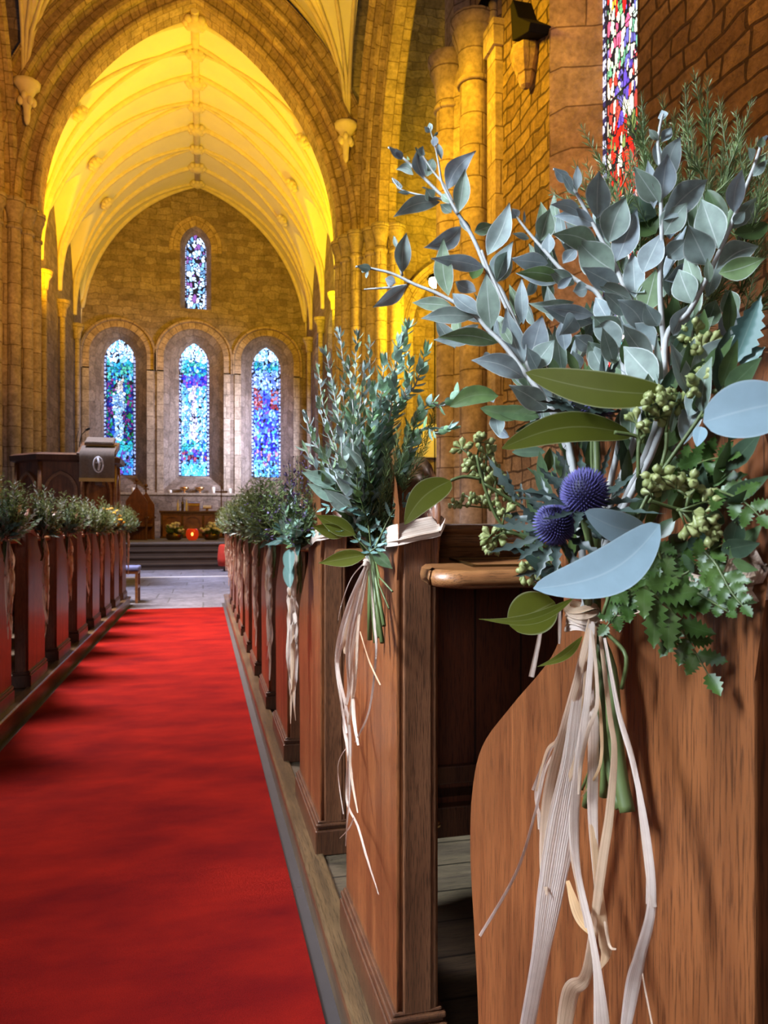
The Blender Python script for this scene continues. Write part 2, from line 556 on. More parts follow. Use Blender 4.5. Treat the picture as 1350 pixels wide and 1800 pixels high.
M['yellow'] = plain('yellow_petals', (0.85, 0.48, 0.01), 0.7)
M['whiteflower'] = plain('white_petals', (0.85, 0.84, 0.82), 0.7)
M['raffia'] = leafmat('raffia', (0.80, 0.68, 0.60), (0.76, 0.47, 0.20), (0.9, 0.82, 0.72), 0.2, 0.55, 0.25, 0.0, 0.06)
# long fibres along the raffia
nt = M['raffia'].node_tree
bs = nt.nodes['Principled BSDF']
wv = N(nt, 'ShaderNodeTexWave', Scale=4.0, Distortion=2.5)
uvn = N(nt, 'ShaderNodeUVMap')
nt.links.new(uvn.outputs[0], wv.inputs[0])
bump(nt, bs, wv.outputs[0], 0.3, 0.001)
mpn = N(nt, 'ShaderNodeMapping'); mpn.inputs['Scale'].default_value = (14, 0.35, 1)
nt.links.new(uvn.outputs[0], mpn.inputs[0])
nf = N(nt, 'ShaderNodeTexNoise', Scale=1.0, Detail=3.0); nt.links.new(mpn.outputs[0], nf.inputs[0])
fr = ramp(nt, nf.outputs[0], [(0.35, (0.62, 0.50, 0.42)), (0.6, (1.0, 1.0, 1.0))])
old = bs.inputs['Base Color'].links[0].from_socket
nt.links.new(mixc(nt, 0.9, old, fr.outputs[0], 'MULTIPLY'), bs.inputs['Base Color'])

m, nt, b = newmat('stained_glass')
at = N(nt, 'ShaderNodeAttribute', _attribute_name='glass')
nt.links.new(at.outputs['Color'], b.inputs['Base Color'])
nt.links.new(at.outputs['Color'], b.inputs['Emission Color'])
b.inputs['Emission Strength'].default_value = 1.5
b.inputs['Roughness'].default_value = 1.0
b.inputs['Specular IOR Level'].default_value = 0.0
M['glass'] = m

# ------------------------------------------------------------------ architecture
X0 = -0.22            # axis of the church
YE = 31.5             # face of the east wall
CH = 4.5              # half width of the chancel
ZS = 9.0              # springing
ZV = 15.1             # vault apex


def pointed(a, rise, n=14):
    """points (x, z) of a pointed arch from (-a,0) over (0,rise) to (a,0)"""
    r = (rise * rise + a * a) / (2 * a)
    cx = r - a
    th = math.atan2(rise, -cx) if cx > 1e-6 else PI / 2
    left = []
    # left arc centred at (+cx, 0)
    t1 = math.atan2(rise, -cx)
    for i in range(n + 1):
        t = PI + (t1 - PI) * i / n
        left.append((cx + r * math.cos(t), r * math.sin(t)))
    return left + [(-x, z) for x, z in left[-2::-1]]


def arch_pts(a, rise, off, n=14):
    """the same arch widened outward by off"""
    r0 = (rise * rise + a * a) / (2 * a)
    cx = r0 - a
    r = r0 + off
    t1 = math.acos(max(-1, min(1, -cx / r)))
    left = []
    for i in range(n + 1):
        t = PI + (t1 - PI) * i / n
        left.append((cx + r * math.cos(t), r * math.sin(t)))
    return left + [(-x, z) for x, z in left[-2::-1]]


def arch_sweep(mb, org, ax, pr, a, rise, prof, n=14, foot=0.0):
    """sweep a profile [(off, depth)] round a pointed arch. ax: unit vector of the span, pr: depth vector"""
    rows_pt = []
    rr = []
    for off, dep in prof:
        pts = arch_pts(a, rise, off, n)
        if foot:
            pts = [(pts[0][0], -foot)] + pts + [(pts[-1][0], -foot)]
        rows_pt.append([V(org) + V(ax) * x + V((0, 0, 1)) * z + V(pr) * dep for x, z in pts])
    ln = [0]
    for i in range(1, len(rows_pt[0])):
        ln.append(ln[-1] + (rows_pt[0][i] - rows_pt[0][i - 1]).length)
    pl = [0]
    for i in range(1, len(prof)):
        pl.append(pl[-1] + math.hypot(prof[i][0] - prof[i - 1][0], prof[i][1] - prof[i - 1][1]))
    for i in range(len(prof) - 1):
        A, B = rows_pt[i], rows_pt[i + 1]
        ia = [mb.vert(p) for p in A]; ib = [mb.vert(p) for p in B]
        for j in range(len(A) - 1):
            mb.face([ia[j], ia[j + 1], ib[j + 1], ib[j]],
                    [(ln[j], pl[i]), (ln[j + 1], pl[i]), (ln[j + 1], pl[i + 1]), (ln[j], pl[i + 1])], True)


def wall_with_holes(mb, org, ax, outer, holes):
    """flat wall, outer and holes in (u, z)"""
    loops = [[V((u, z, 0)) for u, z in outer]] + [[V((u, z, 0)) for u, z in h] for h in holes]
    tris = tessellate_polygon(loops)
    flat = [p for l in loops for p in l]
    ids = [mb.vert(V(org) + V(ax) * p.x + V((0, 0, 1)) * p.y) for p in flat]
    for t in tris:
        mb.face([ids[i] for i in t], [(flat[i].x, flat[i].y) for i in t])


# floors ---------------------------------------------------------------
b = MB(); b.box(-13, 13, -7, 18.3, -0.2, 0.0)
struct(b.build('floor', M['flags']))
b = MB(); b.box(-4.9, 4.5, 19.5, YE, -0.2, 0.6)
struct(b.build('chancel_floor', M['flags']))
b = MB()
for k in range(4):
    b.box(-4.3, 3.8, 18.3 + 0.34 * k, 19.6, 0.0 if k == 0 else 0.15 * k, 0.15 * (k + 1))
    b.box(-4.32, 3.82, 18.27 + 0.34 * k, 18.35 + 0.34 * k, 0.15 * (k + 1) - 0.03, 0.15 * (k + 1) + 0.002)
struct(b.build('chancel_steps', M['step']))
b = MB(); b.box(-4.5, 4.0, 15.55, 15.75, 0.0, 0.012)
struct(b.build('trim_1', M['white']))

for side, (xa, xb) in (('south', (0.285, 4.35)), ('north', (-4.95, -0.945))):
    b = MB(); b.box(xa, xb, -1.2, 10.35, 0.0, 0.109)
    struct(b.build('pew_platform', M['deck']))
    b = MB()
    xe = xa if side == 'south' else xb
    sg = 1 if side == 'south' else -1
    b.prism([(xe - sg * 0.012, 0.09), (xe - sg * 0.012, 0.112), (xe - sg * 0.004, 0.118), (xe + sg * 0.05, 0.118), (xe + sg * 0.05, 0.09)], 1, -1.2, 10.37)
    b.box(min(xe - sg * 0.002, xe + sg * 0.01), max(xe - sg * 0.002, xe + sg * 0.01), -1.2, 10.36, 0.0, 0.09)
    struct(b.build('trim_2' if sg > 0 else 'trim_3', M['kerb'], bevel=0.004))

b = MB(); b.box(0.2452, 0.283, -1.5, 10.3, 0.0, 0.004)  # floor in shadow beside the carpet, its shade put into the colour
struct(b.build('floor_shade_south', M['shaded_floor']))
b = MB(); b.box(-0.943, -0.9052, -1.5, 10.3, 0.0, 0.004)  # same painted floor shade along the north kerb
struct(b.build('floor_shade_north', M['shaded_floor']))
b = MB()
nx = 14
rows = []
for i in range(60):
    y = -1.5 + 11.2 * i / 59
    rows.append([(-0.905 + 1.15 * j / nx, y, 0.012 + 0.002 * noise.noise(V((j * .3, y * 2, 0)))) for j in range(nx + 1)])
b.grid(rows)
for x in (-0.905, 0.245):
    b.box(x - 0.004, x + 0.004, -1.5, 9.7, 0.001, 0.0125)
b.box(-0.905, 0.245, 9.695, 9.702, 0.001, 0.0125)
tag(b.build('carpet_runner', M['carpet'], org=(-0.33, 4, 0)), 'long red carpet runner down the middle of the aisle', 'carpet')

# east wall --------------------------------------------------------------
ewin = []          # recess outlines (u, z) front, glass outlines
holes = []
WC = []
for px, hw in ((208, 1.10), (341, 1.20), (470, 1.10)):
    WC.append((math.tan(math.atan((px - 675) / F) + YAW) * YE, hw))
for cx, hw in WC:
    top = 7.95
    holes.append([(cx - hw, 2.55)] + [(cx - hw * math.cos(PI * k / 20), top + hw * math.sin(PI * k / 20)) for k in range(21)] + [(cx + hw, 2.55)])
ux = math.tan(math.atan((344 - 675) / F) + YAW) * YE
UP = (ux, 0.62, 10.05, 12.6, 0.75)
holes.append([(ux - 0.62, 10.0)] + [(ux + x, 12.55 + z) for x, z in pointed(0.62, 0.85, 8)] + [(ux + 0.62, 10.0)])
b = MB()
wall_with_holes(b, (0, YE, 0), (1, 0, 0), [(-6, 0.55), (6, 0.55), (6, 16), (-6, 16)], holes)
# reveals
GW = 0.60
glass_out = []
for cx, hw in WC:
    g = [(cx - GW, 3.15)] + [(cx + x, 7.75 + z) for x, z in pointed(GW, 0.95, 10)] + [(cx + GW, 3.15)]
    glass_out.append((cx, GW, 3.15, 7.75, 0.95, g))
for hi, (cx, gw, z0, z1, rs, g) in enumerate(glass_out):
    h = holes[hi]
    n = len(h)
    A = [b.vert((u, YE, z)) for u, z in h]
    gg = g
    B = [b.vert((u, YE + 0.62, z)) for u, z in gg]
    assert len(gg) == n, (len(gg), n)
    s = 0
    for i in range(n):
        j = (i + 1) % n
        L = math.hypot(h[j][0] - h[i][0], h[j][1] - h[i][1])
        b.face([A[i], A[j], B[j], B[i]], [(s, 0), (s + L, 0), (s + L, .7), (s, .7)])
        s += L
h = holes[3]
ug = [(ux - 0.42, 10.15)] + [(ux + x, 12.55 + z) for x, z in pointed(0.42, 0.68, 8)] + [(ux + 0.42, 10.15)]
A = [b.vert((u, YE, z)) for u, z in h]; B = [b.vert((u, YE + 0.5, z)) for u, z in ug]
s = 0
for i in range(len(h)):
    j = (i + 1) % len(h)
    L = math.hypot(h[j][0] - h[i][0], h[j][1] - h[i][1])
    b.face([A[i], A[j], B[j], B[i]], [(s, 0), (s + L, 0), (s + L, .6), (s, .6)])
    s += L
struct(b.build('wall_east', M['rubble_east']))
# hood moulds, voussoir rings and pilaster strips of the recesses
b = MB()
for cx, hw in WC:
    prof = [(0.0, -0.01), (0.0, -0.05), (0.26, -0.05), (0.28, -0.14), (0.36, -0.14), (0.40, -0.02)]
    arch_sweep(b, (cx, YE, 7.95), (1, 0, 0), (0, 1, 0), hw, hw * 1.01, prof, 12, foot=0.6)
b2 = MB()
for cx, hw in WC:
    for sg in (-1, 1):
        xs = cx + sg * (hw + 0.13)
        b2.box(xs - 0.13, xs + 0.13, YE - 0.05, YE + 0.02, 2.35, 7.4)
arch_sweep(b, (ux, YE, 12.55), (1, 0, 0), (0, 1, 0), 0.62, 0.85, [(0, -0.01), (0, -0.04), (0.42, -0.04), (0.45, 0.0)], 10, foot=0.2)
struct(b.build('window_surround', M['voussoir']))
struct(b2.build('window_pilasters', M['ashlar']))
# dado wall with ledge under the windows
b = MB(); b.box(-4.75, 4.3, YE - 0.55, YE, 0.6, 2.28)
struct(b.build('wall_dado', M['rubble_east']))
b = MB(); b.box(-4.75, 4.3, YE - 0.62, YE, 2.28, 2.38)
struct(b.build('trim_4', M['ashlar'], bevel=0.02))

# stained glass ------------------------------------------------------------


def glass_window(name, design, hw, z0, z1, rs, frame_fn, cells, res, seed, aspect=1.0):
    """z0 sill, z1 springing, rs rise of the pointed head; frame_fn(u, z) -> world point"""
    rng = np.random.RandomState(seed)
    H = z1 + rs - z0
    nu = res; nv = int(res * H / (2 * hw))
    us = (np.arange(nu) + 0.5) / nu * 2 * hw - hw
    zs = (np.arange(nv) + 0.5) / nv * H
    U, Z = np.meshgrid(us, zs)
    pts = np.stack([U.ravel(), Z.ravel()], 1)
    seeds = np.stack([rng.uniform(-hw, hw, cells), rng.uniform(0, H, cells)], 1)
    i1 = []; d1 = []; d2 = []
    for c0 in range(0, len(pts), 2000):
        q = pts[c0:c0 + 2000]
        d = (q[:, None, 0] - seeds[None, :, 0]) ** 2 + ((q[:, None, 1] - seeds[None, :, 1]) / aspect) ** 2
        i_ = d.argmin(1); r_ = np.arange(len(q)); d1.append(np.sqrt(d[r_, i_])); d[r_, i_] = 1e9
        i1.append(i_); d2.append(np.sqrt(d.min(1)))
    idx = np.concatenate(i1)[:, None]; d1 = np.concatenate(d1); d2 = np.concatenate(d2)
    colr = np.array([design(s[0] / hw, s[1] / H, rng) for s in seeds])
    c = colr[idx[:, 0]]
    c = c * (0.85 + 0.3 * rng.rand(len(c), 1)) * np.array([[0.48, 0.62, 0.92]] if hw < 0.7 else [[1, 1, 1]])
    # border of small beads
    ub = np.abs(pts[:, 0]) / hw
    bead = ((pts[:, 1] / H * 34) % 1.0)
    bm = ub > 0.86
    bc = np.where((bead > 0.35)[:, None], np.array([[0.30, 0.42, 0.85]]) * (0.5 + rng.rand(len(c), 1)), np.array([[0.02, 0.02, 0.10]]))
    c = np.where(bm[:, None], bc, c)
    lead = (d2 - d1) < (0.16 if hw < 0.7 and cells < 600 else 0.10) * 2 * hw / math.sqrt(cells * 2 * hw / H)
    lead |= (np.abs(ub - 0.86) < 0.025)
    lead |= ((pts[:, 1] / H * 9) % 1.0) < 0.03
    c = np.where(lead[:, None], np.array([[0.012, 0.012, 0.02]]), c)
    rr = (rs * rs + hw * hw) / (2 * hw)
    cx = rr - hw
    zz = np.maximum(pts[:, 1] - (z1 - z0), 0)
    inside = (np.abs(pts[:, 0]) + cx) ** 2 + zz ** 2 <= rr * rr * 1.01
    mb_v = [frame_fn(-hw + 2 * hw * i / nu, z0 + H * j / nv) for j in range(nv + 1) for i in range(nu + 1)]
    faces = []; keep = []
    for j in range(nv):
        for i in range(nu):
            k = j * nu + i
            if inside[k]:
                a = j * (nu + 1) + i
                faces.append((a, a + 1, a + nu + 2, a + nu + 1)); keep.append(k)
    me = bpy.data.meshes.new(name)
    me.from_pydata(mb_v, [], faces)
    ca = me.color_attributes.new('glass', 'FLOAT_COLOR', 'CORNER')
    cc = np.ones((len(faces), 4, 4), dtype=np.float32)
    cc[:, :, :3] = c[keep][:, None, :]
    ca.data.foreach_set('color', cc.ravel())
    me.materials.append(M['glass'])
    o = bpy.data.objects.new(name, me); COL.objects.link(o)
    return struct(o)


def pick(rng, cols, w=0.15):
    c = np.array(cols[rng.randint(len(cols))], dtype=float)
    return np.clip(c * (1 + w * rng.randn()), 0, 3)


SKYC = [(1.3, 1.7, 2.0), (0.7, 1.2, 1.7), (1.7, 1.8, 1.9), (0.3, 0.8, 1.2)]
TEAL = [(0.05, 0.55, 0.75), (0.03, 0.35, 0.30), (0.1, 0.65, 0.9), (0.02, 0.12, 0.5), (0.15, 0.7, 0.45), (0.5, 0.9, 1.2)]
BLUE = [(0.05, 0.06, 0.75), (0.10, 0.18, 1.0), (0.03, 0.02, 0.4), (0.2, 0.45, 1.2), (0.25, 0.1, 0.6)]
MIX = [(0.5, 0.08, 0.12), (0.25, 0.1, 0.5), (0.1, 0.4, 0.8), (0.6, 0.7, 1.0), (0.05, 0.05, 0.4), (0.1, 0.35, 0.3)]
ROBE = [(0.75, 0.95, 1.0), (0.5, 0.75, 0.95), (1.1, 1.2, 1.2), (0.25, 0.5, 0.8)]


def d_left(u, v, r):
    if v > 0.84: return pick(r, SKYC)
    if v > 0.70: return pick(r, TEAL)
    if v > 0.24:
        w = 0.16 + 0.26 * max(0, (0.62 - v)) + (0.12 if 0.48 < v < 0.6 else 0)
        if abs(u + 0.05) < w * 1.3:
            return pick(r, [(0.9, 0.75, 0.6)]) if v > 0.62 else pick(r, ROBE)
        return pick(r, [(0.02, 0.3, 0.08), (0.03, 0.1, 0.45), (0.02, 0.02, 0.2), (0.3, 0.05, 0.25), (0.05, 0.5, 0.5)])
    if v > 0.18: return pick(r, [(0.05, 0.7, 0.8), (0.1, 0.9, 0.7)])
    return pick(r, [(0.05, 0.3, 0.8), (0.4, 0.7, 1.2), (0.1, 0.6, 0.9), (0.25, 0.1, 0.5)])


def d_mid(u, v, r):
    if v > 0.86: return pick(r, SKYC)
    if v > 0.76: return pick(r, TEAL)
    if v > 0.68: return pick(r, BLUE + [(0.6, 0.1, 0.4)])
    if v > 0.26:
        if abs(u) < 0.18: return pick(r, [(1.1, 0.9, 0.75), (1.3, 1.3, 1.5), (0.7, 0.5, 0.8)])
        return pick(r, ROBE + [(0.1, 0.5, 0.9), (0.3, 0.8, 0.7)])
    if v > 0.20: return pick(r, TEAL)
    if v > 0.10: return pick(r, MIX)
    return pick(r, [(0.2, 0.8, 0.9), (0.5, 1.0, 1.2), (0.1, 0.6, 0.6)])


def d_right(u, v, r):
    if v > 0.88: return pick(r, SKYC)
    if v > 0.82: return pick(r, TEAL)
    if v > 0.68: return pick(r, [(0.5, 0.9, 1.4), (0.2, 0.3, 1.1), (1.0, 1.3, 1.7), (0.3, 0.5, 1.2)])
    if v > 0.52 and abs(u) > 0.3: return pick(r, [(0.5, 0.05, 0.03), (0.35, 0.05, 0.12), (0.7, 0.25, 0.25), (0.2, 0.3, 0.8)])
    if v > 0.2:
        return pick(r, BLUE + [(0.5, 0.8, 1.4), (0.1, 0.5, 0.8)])
    if v > 0.1: return pick(r, [(0.3, 0.6, 1.2), (0.8, 0.3, 0.3), (0.1, 0.1, 0.7), (0.2, 0.6, 0.9)])
    return pick(r, [(0.2, 0.8, 0.9), (0.5, 1.0, 1.2), (0.1, 0.3, 0.8)])


def d_up(u, v, r):
    return pick(r, [(0.9, 1.4, 1.8), (1.5, 1.7, 1.9), (0.3, 0.7, 1.2), (0.4, 0.9, 1.4), (1.2, 1.4, 1.8), (0.4, 0.15, 0.5), (0.2, 0.4, 0.7), (1.4, 1.6, 1.8)])


def d_south(u, v, r):
    k = (v * 5.3) % 1.0
    if v > 0.70: return pick(r, [(0.8, 0.02, 0.02), (0.8, 0.02, 0.02), (0.8, 0.9, 1.0), (0.1, 0.35, 0.2), (0.9, 0.45, 0.05), (0.9, 0.95, 1.0)])
    if v > 0.60: return pick(r, [(0.1, 0.12, 0.6), (0.8, 0.9, 1.0), (0.1, 0.35, 0.3), (0.8, 0.9, 0.9), (0.5, 0.1, 0.3), (0.6, 0.9, 1.0)])
    if v > 0.50: return pick(r, [(0.08, 0.06, 0.6), (0.12, 0.12, 0.7), (0.85, 0.9, 1.0), (0.3, 0.05, 0.05), (0.7, 0.85, 1.0), (0.8, 0.9, 1.0)])
    if v > 0.36: return pick(r, [(0.85, 0.02, 0.01), (0.75, 0.02, 0.02), (0.7, 0.02, 0.02), (0.4, 0.04, 0.02), (0.15, 0.25, 0.1), (0.9, 0.9, 1.0)])
    return pick(r, [(1.0, 0.9, 0.95), (0.9, 0.6, 0.7), (0.2, 0.7, 0.75), (0.7, 0.05, 0.06), (0.9, 0.8, 0.3), (0.9, 0.9, 1.1), (0.2, 0.2, 0.6)])


for i, (dsg, go) in enumerate(zip((d_left, d_mid, d_right), glass_out)):
    cx, gw, z0, z1, rs, g = go
    glass_window('window_%d' % (i + 1), dsg, gw + 0.01, z0 - 0.02, z1, rs, lambda u, z, cx=cx: (cx + u, YE + 0.6, z), 800, 64, 3 + i, 1.4)
glass_window('window_4', d_up, 0.43, 10.12, 12.55, 0.68, lambda u, z: (ux + u, YE + 0.48, z), 150, 40, 9, 1.3)

# chancel side walls, wall shafts and vault -----------------------------------
XL, XR = X0 - CH, X0 + CH
BAYS = [20.75 + 3.0 * k for k in range(4)] + [YE]     # wall shafts / corbels at the bay lines
ZC = 9.0
for nm, xw, sg in (('wall_chancel_north', XL, 1), ('wall_chancel_south', XR, -1)):
    b = MB()
    hl = []
    if nm.endswith('south'):
        for k in (1, 2, 3):
            yc = 20.75 + 3.0 * k + 1.5 if k < 3 else 30.6
            if k == 3: continue
            hl.append([(yc - 0.6, 3.4)] + [(yc + x, 7.6 + z) for x, z in pointed(0.6, 0.9, 8)] + [(yc + 0.6, 3.4)])
    wall_with_holes(b, (xw, 0, 0), (0, 1, 0), [(20.4, 0.55), (YE, 0.55), (YE, 13.2), (20.4, 13.2)], hl)
    for h in hl:
        A = [b.vert((xw, u, z)) for u, z in h]; B = [b.vert((xw + 0.6, u, z)) for u, z in h]
        for i in range(len(h)):
            j = (i + 1) % len(h)
            b.face([A[i], A[j], B[j], B[i]])
    struct(b.build(nm, M['rubble_east']))
    b = MB()
    for y in BAYS[1:-1]:
        b.tube([(xw + sg * 0.12, y, 2.2), (xw + sg * 0.12, y, 8.3)], 0.09, 10)
        b.lathe([(0.10, -0.45), (0.13, -0.40), (0.15, -0.15), (0.24, 0.0), (0.26, 0.12), (0.2, 0.14)], (xw + sg * 0.12, y, 8.5), 12)
    struct(b.build('wall_shafts', M['ashlar']))
for k in (1, 2):
    yc = 20.75 + 3.0 * k + 1.5
    glass_window('window_%d' % (4 + k), d_up, 0.6, 3.4, 7.6, 0.9, lambda u, z, yc=yc: (XR + 0.55, yc + u, z), 160, 24, 20 + k, 1.4)

RISE = ZV - ZC
r0 = (RISE ** 2 + CH ** 2) / (2 * CH)


def barrel(t):
    """t in -1..1 : left springing, apex, right springing -> (x, z)"""
    s = abs(t)
    cx = r0 - CH
    t1 = math.acos(-cx / r0)
    ang = t1 + (PI - t1) * s
    x, z = cx + r0 * math.cos(ang), r0 * math.sin(ang)
    return (x if t < 0 else -x), z


def zside(y, side):
    for k in range(len(BAYS) - 1):
        if BAYS[k] <= y <= BAYS[k + 1] + 1e-6:
            c = (BAYS[k] + BAYS[k + 1]) / 2; a = (BAYS[k + 1] - BAYS[k]) / 2
            rise = 3.3 if a > 1.2 else 2.2
            r = (rise ** 2 + a * a) / (2 * a)
            q = abs(y - c)
            return math.sqrt(max(0, r * r - (q + r - a) ** 2))
    return 0


def vz(t, y):
    x, z = barrel(t)
    return x, max(z, zside(y, 0) - 0.0)


b = MB()
rows = []
ny = 130
for i in range(ny + 1):
    y = 21.06 + (YE - 21.06) * i / ny
    row = []
    for j in range(97):
        t = -1 + 2 * j / 96
        x, z = vz(t, max(y, 20.75))
        row.append((X0 + x, y, ZC + z))
    rows.append(row)
b.grid(rows)
struct(b.build('ceiling', M['plaster']))

b = MB()
bo = MB()
def vrib(path, r):
    pts = []
    for t, y in path:
        x, z = barrel(t)
        z2 = max(z, zside(max(y, 20.76), 0))
        pts.append((X0 + x * 0.995, y, ZC + z2 - 0.03))
    b.tube(pts, r, 6, cap=False)
b.tube([(X0, 20.7, ZV - 0.05), (X0, YE, ZV - 0.05)], 0.11, 8)
ridge = [20.9 + 1.5 * k for k in range(8)]
for k, y in enumerate(BAYS):
    if k in (0, 4):
        vrib([(t / 24, min(max(y, 21.2), YE - 0.1)) for t in range(-24, 25)], 0.09)
        continue
    for sg in (-1, 1):
        for dy, r in ((0, 0.10), (1.5, 0.065), (-1.5, 0.065)):
            vrib([(sg * (1 - s / 20), y + dy * (s / 20) ** 0.9) for s in range(0, 21)], r)
for sg in (-1, 1):
    for dy in (1.5,):
        vrib([(sg * (1 - s / 20), 21.1 + dy * (s / 20) ** 0.9) for s in range(0, 21)], 0.05)
struct(b.build('vault_ribs', M['rib']))


def boss(c, r):
    mb = MB()
    mb.lathe([(0.02, -0.16), (0.09, -0.17), (0.16, -0.10), (0.2, 0.0), (0.16, 0.1), (0.05, 0.12)], (0, 0, 0), 10)
    for k in range(8):
        a = k * PI / 4
        mb.ball((0.19 * math.cos(a), 0.19 * math.sin(a), -0.03), 0.085, 6, 5, 1.0)
    return mb


proto_boss = boss((0, 0, 0), 1).build('ceiling_boss', M['rib'])
proto_boss.location = (X0, 21.1, ZV - 0.12); proto_boss.scale = (1.3, 1.3, 1.3)
struct(proto_boss)
for k in range(1, 8):
    c = proto_boss.copy(); COL.objects.link(c); c.location = (X0, 21.1 + 1.42 * k, ZV - 0.12)
    s = 1.3 if k % 2 == 0 else 1.1; c.scale = (s, s, s)
for k in range(3):
    for sg in (-1, 1):
        x, z = barrel(sg * 0.5)
        c = proto_boss.copy(); COL.objects.link(c)
        c.location = (X0 + x * 0.97, 22.25 + 3.0 * k, ZC + z - 0.12); c.scale = (1.0, 1.0, 1.0)
        c.rotation_euler = (0, sg * 0.8, 0)

# crossing: east arch, side arches, crossing vault ------------------------------
AH = 3.87; AR = 6.0; ZA = 9.1
b = MB()
eo = [(-13, 0), (13, 0), (13, 13.5), (-13, 13.5)]
opening = [(X0 - AH - 0.76, -0.0)] + [(X0 + x, ZA + z) for x, z in arch_pts(AH, AR, 0.76, 14)] + [(X0 + AH + 0.76, 0.0)]
wl = [(-13, 0)] + [(opening[0][0], 0)] + opening[1:-1] + [(opening[-1][0], 0), (13, 0), (13, 19), (-13, 19)]
wall_with_holes(b, (0, 20.25, 0), (1, 0, 0), wl, [])
struct(b.build('wall_crossing_east', M['rubble_east']))
b = MB()
prof = [(0.0, 1.0), (0.0, 0.36), (0.04, 0.30), (0.10, 0.28), (0.15, 0.31), (0.17, 0.36), (0.34, 0.36), (0.38, 0.30), (0.38, 0.10), (0.42, 0.02), (0.50, -0.02), (0.58, 0.02), (0.60, 0.08),
        (0.76, 0.08), (0.80, -0.02), (0.80, -0.20), (0.86, -0.28), (0.94, -0.26), (0.98, -0.20), (1.18, -0.20), (1.20, -0.30), (1.28, -0.30), (1.32, -0.15), (1.32, 0.1)]
arch_sweep(b, (X0, 20.1, ZA), (1, 0, 0), (0, 1, 0), AH, AR, prof, 26)
struct(b.build('crossing_arch', M['voussoir']))
for sx, xw in ((1, X0 + 4.3), (-1, X0 - 4.3)):
    b = MB()
    prof2 = [(o, dd) for o, dd in [(0.1, 1.0), (0.0, 0.95), (0.0, 0.50), (0.05, 0.44), (0.12, 0.42), (0.18, 0.46), (0.20, 0.5), (0.38, 0.5), (0.40, 0.26), (0.48, 0.20), (0.56, 0.22), (0.60, 0.26), (0.80, 0.26), (0.82, 0.05), (0.92, -0.02), (1.0, 0.05), (1.2, 0.05), (1.22, 0.3)]]
    arch_sweep(b, (xw, 15.55, ZA), (0, 1, 0), (sx, 0, 0), 3.75, AR, prof2, 26)
    struct(b.build('crossing_arch', M['voussoir']))

# crossing vault: plaster cells and ribs fanning from corner corbels
b = MB()
XC, YC, HC = X0, 15.9, 4.15
ZK = 11.9; KR = 4.35
rk = (KR ** 2 + HC ** 2) / (2 * HC)
def zk(q):
    q = abs(q)
    return math.sqrt(max(0, rk * rk - (q + rk - HC) ** 2))
rows = []
G = 64
for i in range(G + 1):
    # denser near the sides, where the cells stand steeply
    a = math.sin(PI / 2 * (-1 + 2 * i / G)) * HC
    row = []
    for j in range(G + 1):
        c = math.sin(PI / 2 * (-1 + 2 * j / G)) * HC
        row.append((XC + a, YC + c, ZK + max(zk(a), zk(c))))
    rows.append(row)
b.grid(rows)
struct(b.build('ceiling', M['plaster']))
b = MB()
for sx in (-1, 1):
    for ex, ey in ((0, 0), (0.0, 0.5), (0.5, 0.0), (0.0, 0.95), (0.95, 0.0)):
        pts = []
        for s in range(0, 19):
            f = s / 18
            a = HC * (1 - f * (1 - ex)); c = HC * (1 - f * (1 - ey))
            z = max(zk(a), zk(c))
            pts.append((XC + sx * a * 0.99, YC + c * 0.99, ZK + z - 0.05))
        b.tube(pts, 0.055, 6, cap=False)
struct(b.build('vault_ribs', M['rib']))
for sx in (-1, 1):
    b = MB()
    b.lathe([(0.03, -0.95), (0.07, -0.85), (0.09, -0.55), (0.16, -0.35), (0.14, -0.25), (0.22, -0.1), (0.30, -0.02), (0.32, 0.08), (0.24, 0.12)], (XC + sx * 4.0, YC + 3.92, ZK), 12)
    for k in range(7):
        a = k * 2 * PI / 7
        b.ball((XC + sx * 4.0 + 0.15 * math.cos(a), YC + 3.92 + 0.15 * math.sin(a), ZK - 0.4 + 0.1 * (k % 2)), 0.08, 6, 5, 1.4)
    struct(b.build('wall_corbel', M['rib']))


# compound piers: shafts with rings and capitals
def shaft(b, x, y, r, z0, z1, capz, capr=1.55, n=16):
    b.tube([(x, y, z0 + 0.5), (x, y, z1)], r, n, cap=False)
    b.lathe([(r * 1.9, 0), (r * 1.9, 0.16), (r * 1.6, 0.22), (r * 1.65, 0.3), (r * 1.25, 0.38), (r * 1.1, 0.5), (r, 0.52)], (x, y, z0), n)
    h = capz - z1
    b.lathe([(r, 0), (r * 1.22, 0.02), (r * 1.22, 0.08), (r * 1.0, 0.12), (r * 1.06, h * 0.35), (r * 1.22, h * 0.55), (r * capr, h * 0.74),
             (r * capr, h * 0.78), (r * capr * 0.96, h * 0.80), (r * capr * 1.1, h * 0.88), (r * capr * 1.1, h), (r * 0.6, h)], (x, y, z1), n)


for nm, sx in (('pier_south_east', 1), ('pier_north_east', -1)):
    b = MB()
    xi = X0 + sx * (AH + 0.02)
    b.prism([(xi + sx * 0.25, 21.2), (xi + sx * 0.25, 20.45), (xi + sx * 0.55, 20.25), (xi + sx * 0.55, 19.85), (xi + sx * 0.95, 19.7), (xi + sx * 1.0, 19.3), (xi + sx * 1.6, 19.3), (xi + sx * 1.6, 21.2)], 2, 0, 9.0)
    for (dx, y) in ((0.12, 20.75), (0.22, 20.28), (0.42, 19.9), (0.78, 19.62), (0.95, 19.25), (1.35, 19.2)):
        shaft(b, xi + sx * dx, y, 0.155, 0, 8.35, 9.1)
    struct(b.build(nm, M['ashlar']))

